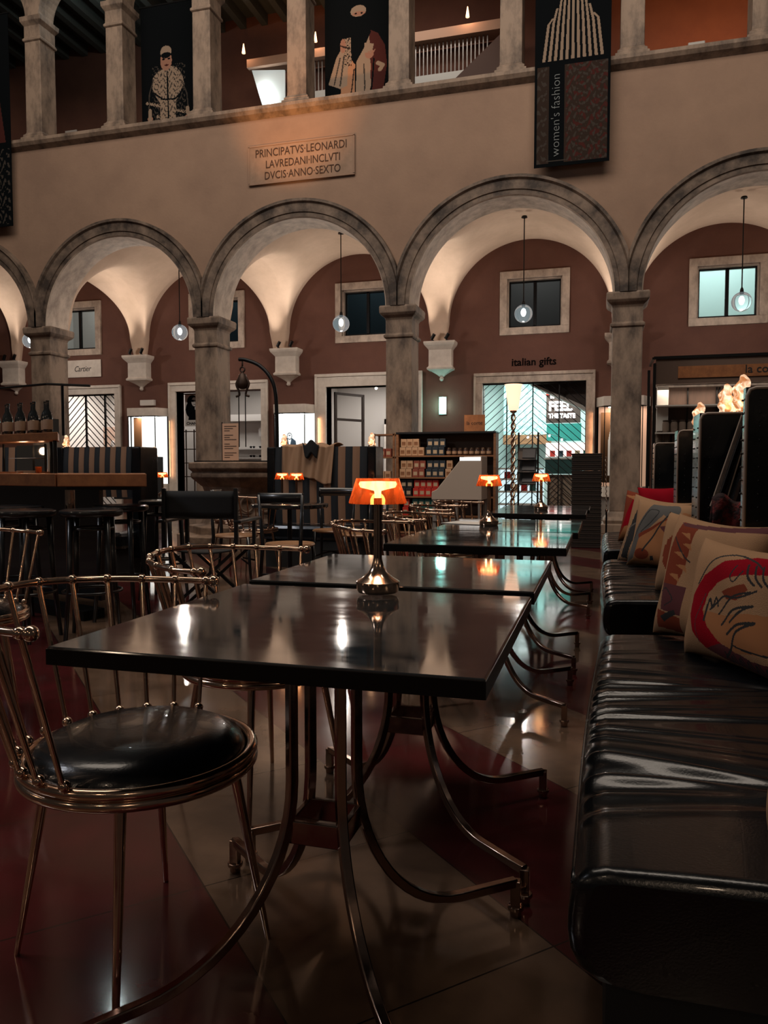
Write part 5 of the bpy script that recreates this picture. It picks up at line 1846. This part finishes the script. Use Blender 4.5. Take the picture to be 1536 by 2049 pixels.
# ================================================================ KIOSK at right
t = thing('kiosk_frame', 'black metal kiosk frame with a wide orange sign board, behind the right benches', 'kiosk', (2.0, 14.9, 0))
for (x, y) in ((-1.08, -.1), (-1.12, .9)):
    MB().box((x, y, 1.5), (.05, .05, 3.0)).build('post', black, t)
m = MB()
MB().b(-1.10, 1.6, -.125, -.075, 3.07, 3.12).build('top_rail', black, t)
MB().box((-1.10, .4, 3.09), (.04, 1.0, .04)).build('side_rail', black, t)
MB().b(-1.06, 1.6, -.09, -.07, 2.62, 3.07).build('fascia', mat('fascia_brown', (.10, .06, .043), .6), t)
MB().b(-.68, 1.4, -.115, -.09, 2.72, 2.93).build('sign_board', copper, t)
text_mb('la corte', .20, .002, off=.002).build('lettering', pbk, t, loc=(.42, -.12, 2.78))
MB().b(-1.02, 1.5, .5, .53, 0, 2.62).build('back_panel', mat('kiosk_panel', (.085, .05, .036), .6, col2=(.06, .035, .025), nscale=3, stretch=(8, 1, 1)), t)
for z in (.95, 1.55, 1.75, 2.25):
    MB().b(-1.06, 1.5, .1, .5, z - .012, z + .012).build('shelf_board', black if z < 1.6 else white, t)
m = MB()
for x in (-.45, .05, .1):
    m.b(x - .012, x + .012, .46, .5, 0, 2.6)
m.build('panel_joints', black, t)
MB().b(-1.0, -.8, .3, .48, 1.52, 2.62).build('white_side', MATS['poster_white'], t)
light('AREA', 'kiosk_light', (-.3, .2, 2.55), 10, (1, .78, .6), (-.3, .3, 0), 1.4, .2, parent=t)
gj = thing('glass_jar', 'clear lidded glass jar on the upper kiosk shelf', 'jar', (1.16, 15.2, 1.765), group='jars on the kiosk shelves')
MB().lathe([(.06, 0), (.062, .01), (.062, .17), (.05, .19), (.05, .2)], 18).build('jar_body', mat('jar_glass', (.75, .6, .5), .05, trans=.8, ior=1.2), gj, smooth=True, auto=40)
MB().lathe([(.052, .2), (.055, .21), (.055, .23), (.0001, .235)], 18).build('lid', MATS['brown_metal'], gj, smooth=True, auto=40)
for k in range(1, 4):
    dup(gj, (1.16 + .145 * k, 15.2, 1.765))
for k in range(3):
    dup(gj, (1.05 + .14 * k, 15.2, 1.565), 0, 'clear lidded glass jar on the lower kiosk shelf')
t = thing('tin_box', 'black box with white printed marks standing on the kiosk floor side', 'box', (1.19, 14.58, .4))
MB().b(-.20, .24, -.1, .1, -.4, .74).build('box_body', pk, t)
m = MB()
for k in range(6):
    m.b(-.12 + .05 * (k % 2), .18, -.104, -.1, .02 + k * .11, .04 + k * .11)
m.build('printed_marks', white, t)

# ================================================================ UPPER GALLERY
peach = mat('peach_soffit', (.42, .25, .17), .7)
t = thing('gallery_stair', 'pale stair structure with a bar railing behind the gallery columns', 'stairs', (-4.8, 16.4, 7.7))
m = MB()
m.prism([(-3.0, 2.42), (2.75, 2.42), (2.75, 2.62), (-3.0, 2.60)], -.15, .25, 'y')
m.build('peach_beam', peach, t)
m = MB()
for k in range(48):
    m.b(-1.6 + k * .085, -1.6 + k * .085 + .022, -.01, .012, 1.72, 2.42)
o = m.build('railing_bars', mat('steel_bar', (.25, .23, .22), .35, .7), t)
MB().b(-1.8, 2.75, -.05, .1, 1.40, 1.75).build('white_band', mat('band_white', (.6, .6, .58), .6), t)
MB().prism([(1.55, 1.40), (2.72, 2.35), (2.72, 1.36)], -.12, -.06, 'y').build('stringer', mat('stringer_brown', (.08, .04, .03), .7), t)
MB().b(-1.6, 2.75, .3, .35, 1.4, 2.42).build('rear_panel', galwall, t)
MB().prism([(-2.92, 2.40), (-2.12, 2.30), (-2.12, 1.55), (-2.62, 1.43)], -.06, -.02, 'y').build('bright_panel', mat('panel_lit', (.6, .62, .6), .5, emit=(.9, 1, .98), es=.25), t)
MB().ball((-2.62, -.12, 1.92), .09, 12).build('bulb', emat('star_bulb', (.9, 1, 1), 25), t, smooth=True)
MB().ball((-2.45, -.12, 1.70), .07, 12).build('bulb', emat('star_bulb', (.9, 1, 1), 25), t, smooth=True)
for x in (-3.05, -1.33, 2.02):
    MB().lathe([(.01, 2.93), (.03, 2.80), (.04, 2.72), (.01, 2.72)], 14, (x, -.2, 0)).build('sconce', emat('sconce_warm', (1, .55, .3), 2.5), t)
    light('POINT', 'sconce_glow', (x, -.32, 2.75), 6, (1, .55, .3), size=.05, parent=t)
light('AREA', 'gallery_panel_light', (.5, -1.0, 3.0), 20, (1, .9, .8), (.5, 0, 1.8), 3.0, .2, parent=t)
t = thing('floodlight', 'small grey floodlight on the stone ledge before the orange lit wall', 'floodlight', (1.42, 13.95, 7.81))
MB().tube([(0, 0, 0), (0, 0, .18)], .05, 10).build('bracket', black, t)
MB().b(-.13, .13, -.06, .08, .16, .30).build('lamp_head', mat('flood_grey', (.35, .33, .31), .5), t, bevel=.01)
t = thing('info_board', 'small grey notice board on the gallery ledge at the far left', 'board', (-10.72, 13.96, 7.80))
MB().b(-.14, .14, 0, .02, 0, .34).build('board_face', grey, t)
MB().b(-.09, .09, -.004, 0, .10, .16).build('printed_lines', pk, t)
t = thing('ceiling_spot', 'tiny bright ceiling spotlight in the dark gallery at top left', 'spotlight', (-10.35, 15.0, 11.4))
MB().ball((0, 0, -.06), .05, 10).build('bulb', emat('star_bulb', (.9, 1, 1), 25), t)
MB().tube([(0, 0, 0), (0, 0, .38)], .02, 8).build('stem', black, t)
light('POINT', 'gallery_glow', (0, -.6, -.3), 22, (.85, 1, .97), size=.06, parent=t)
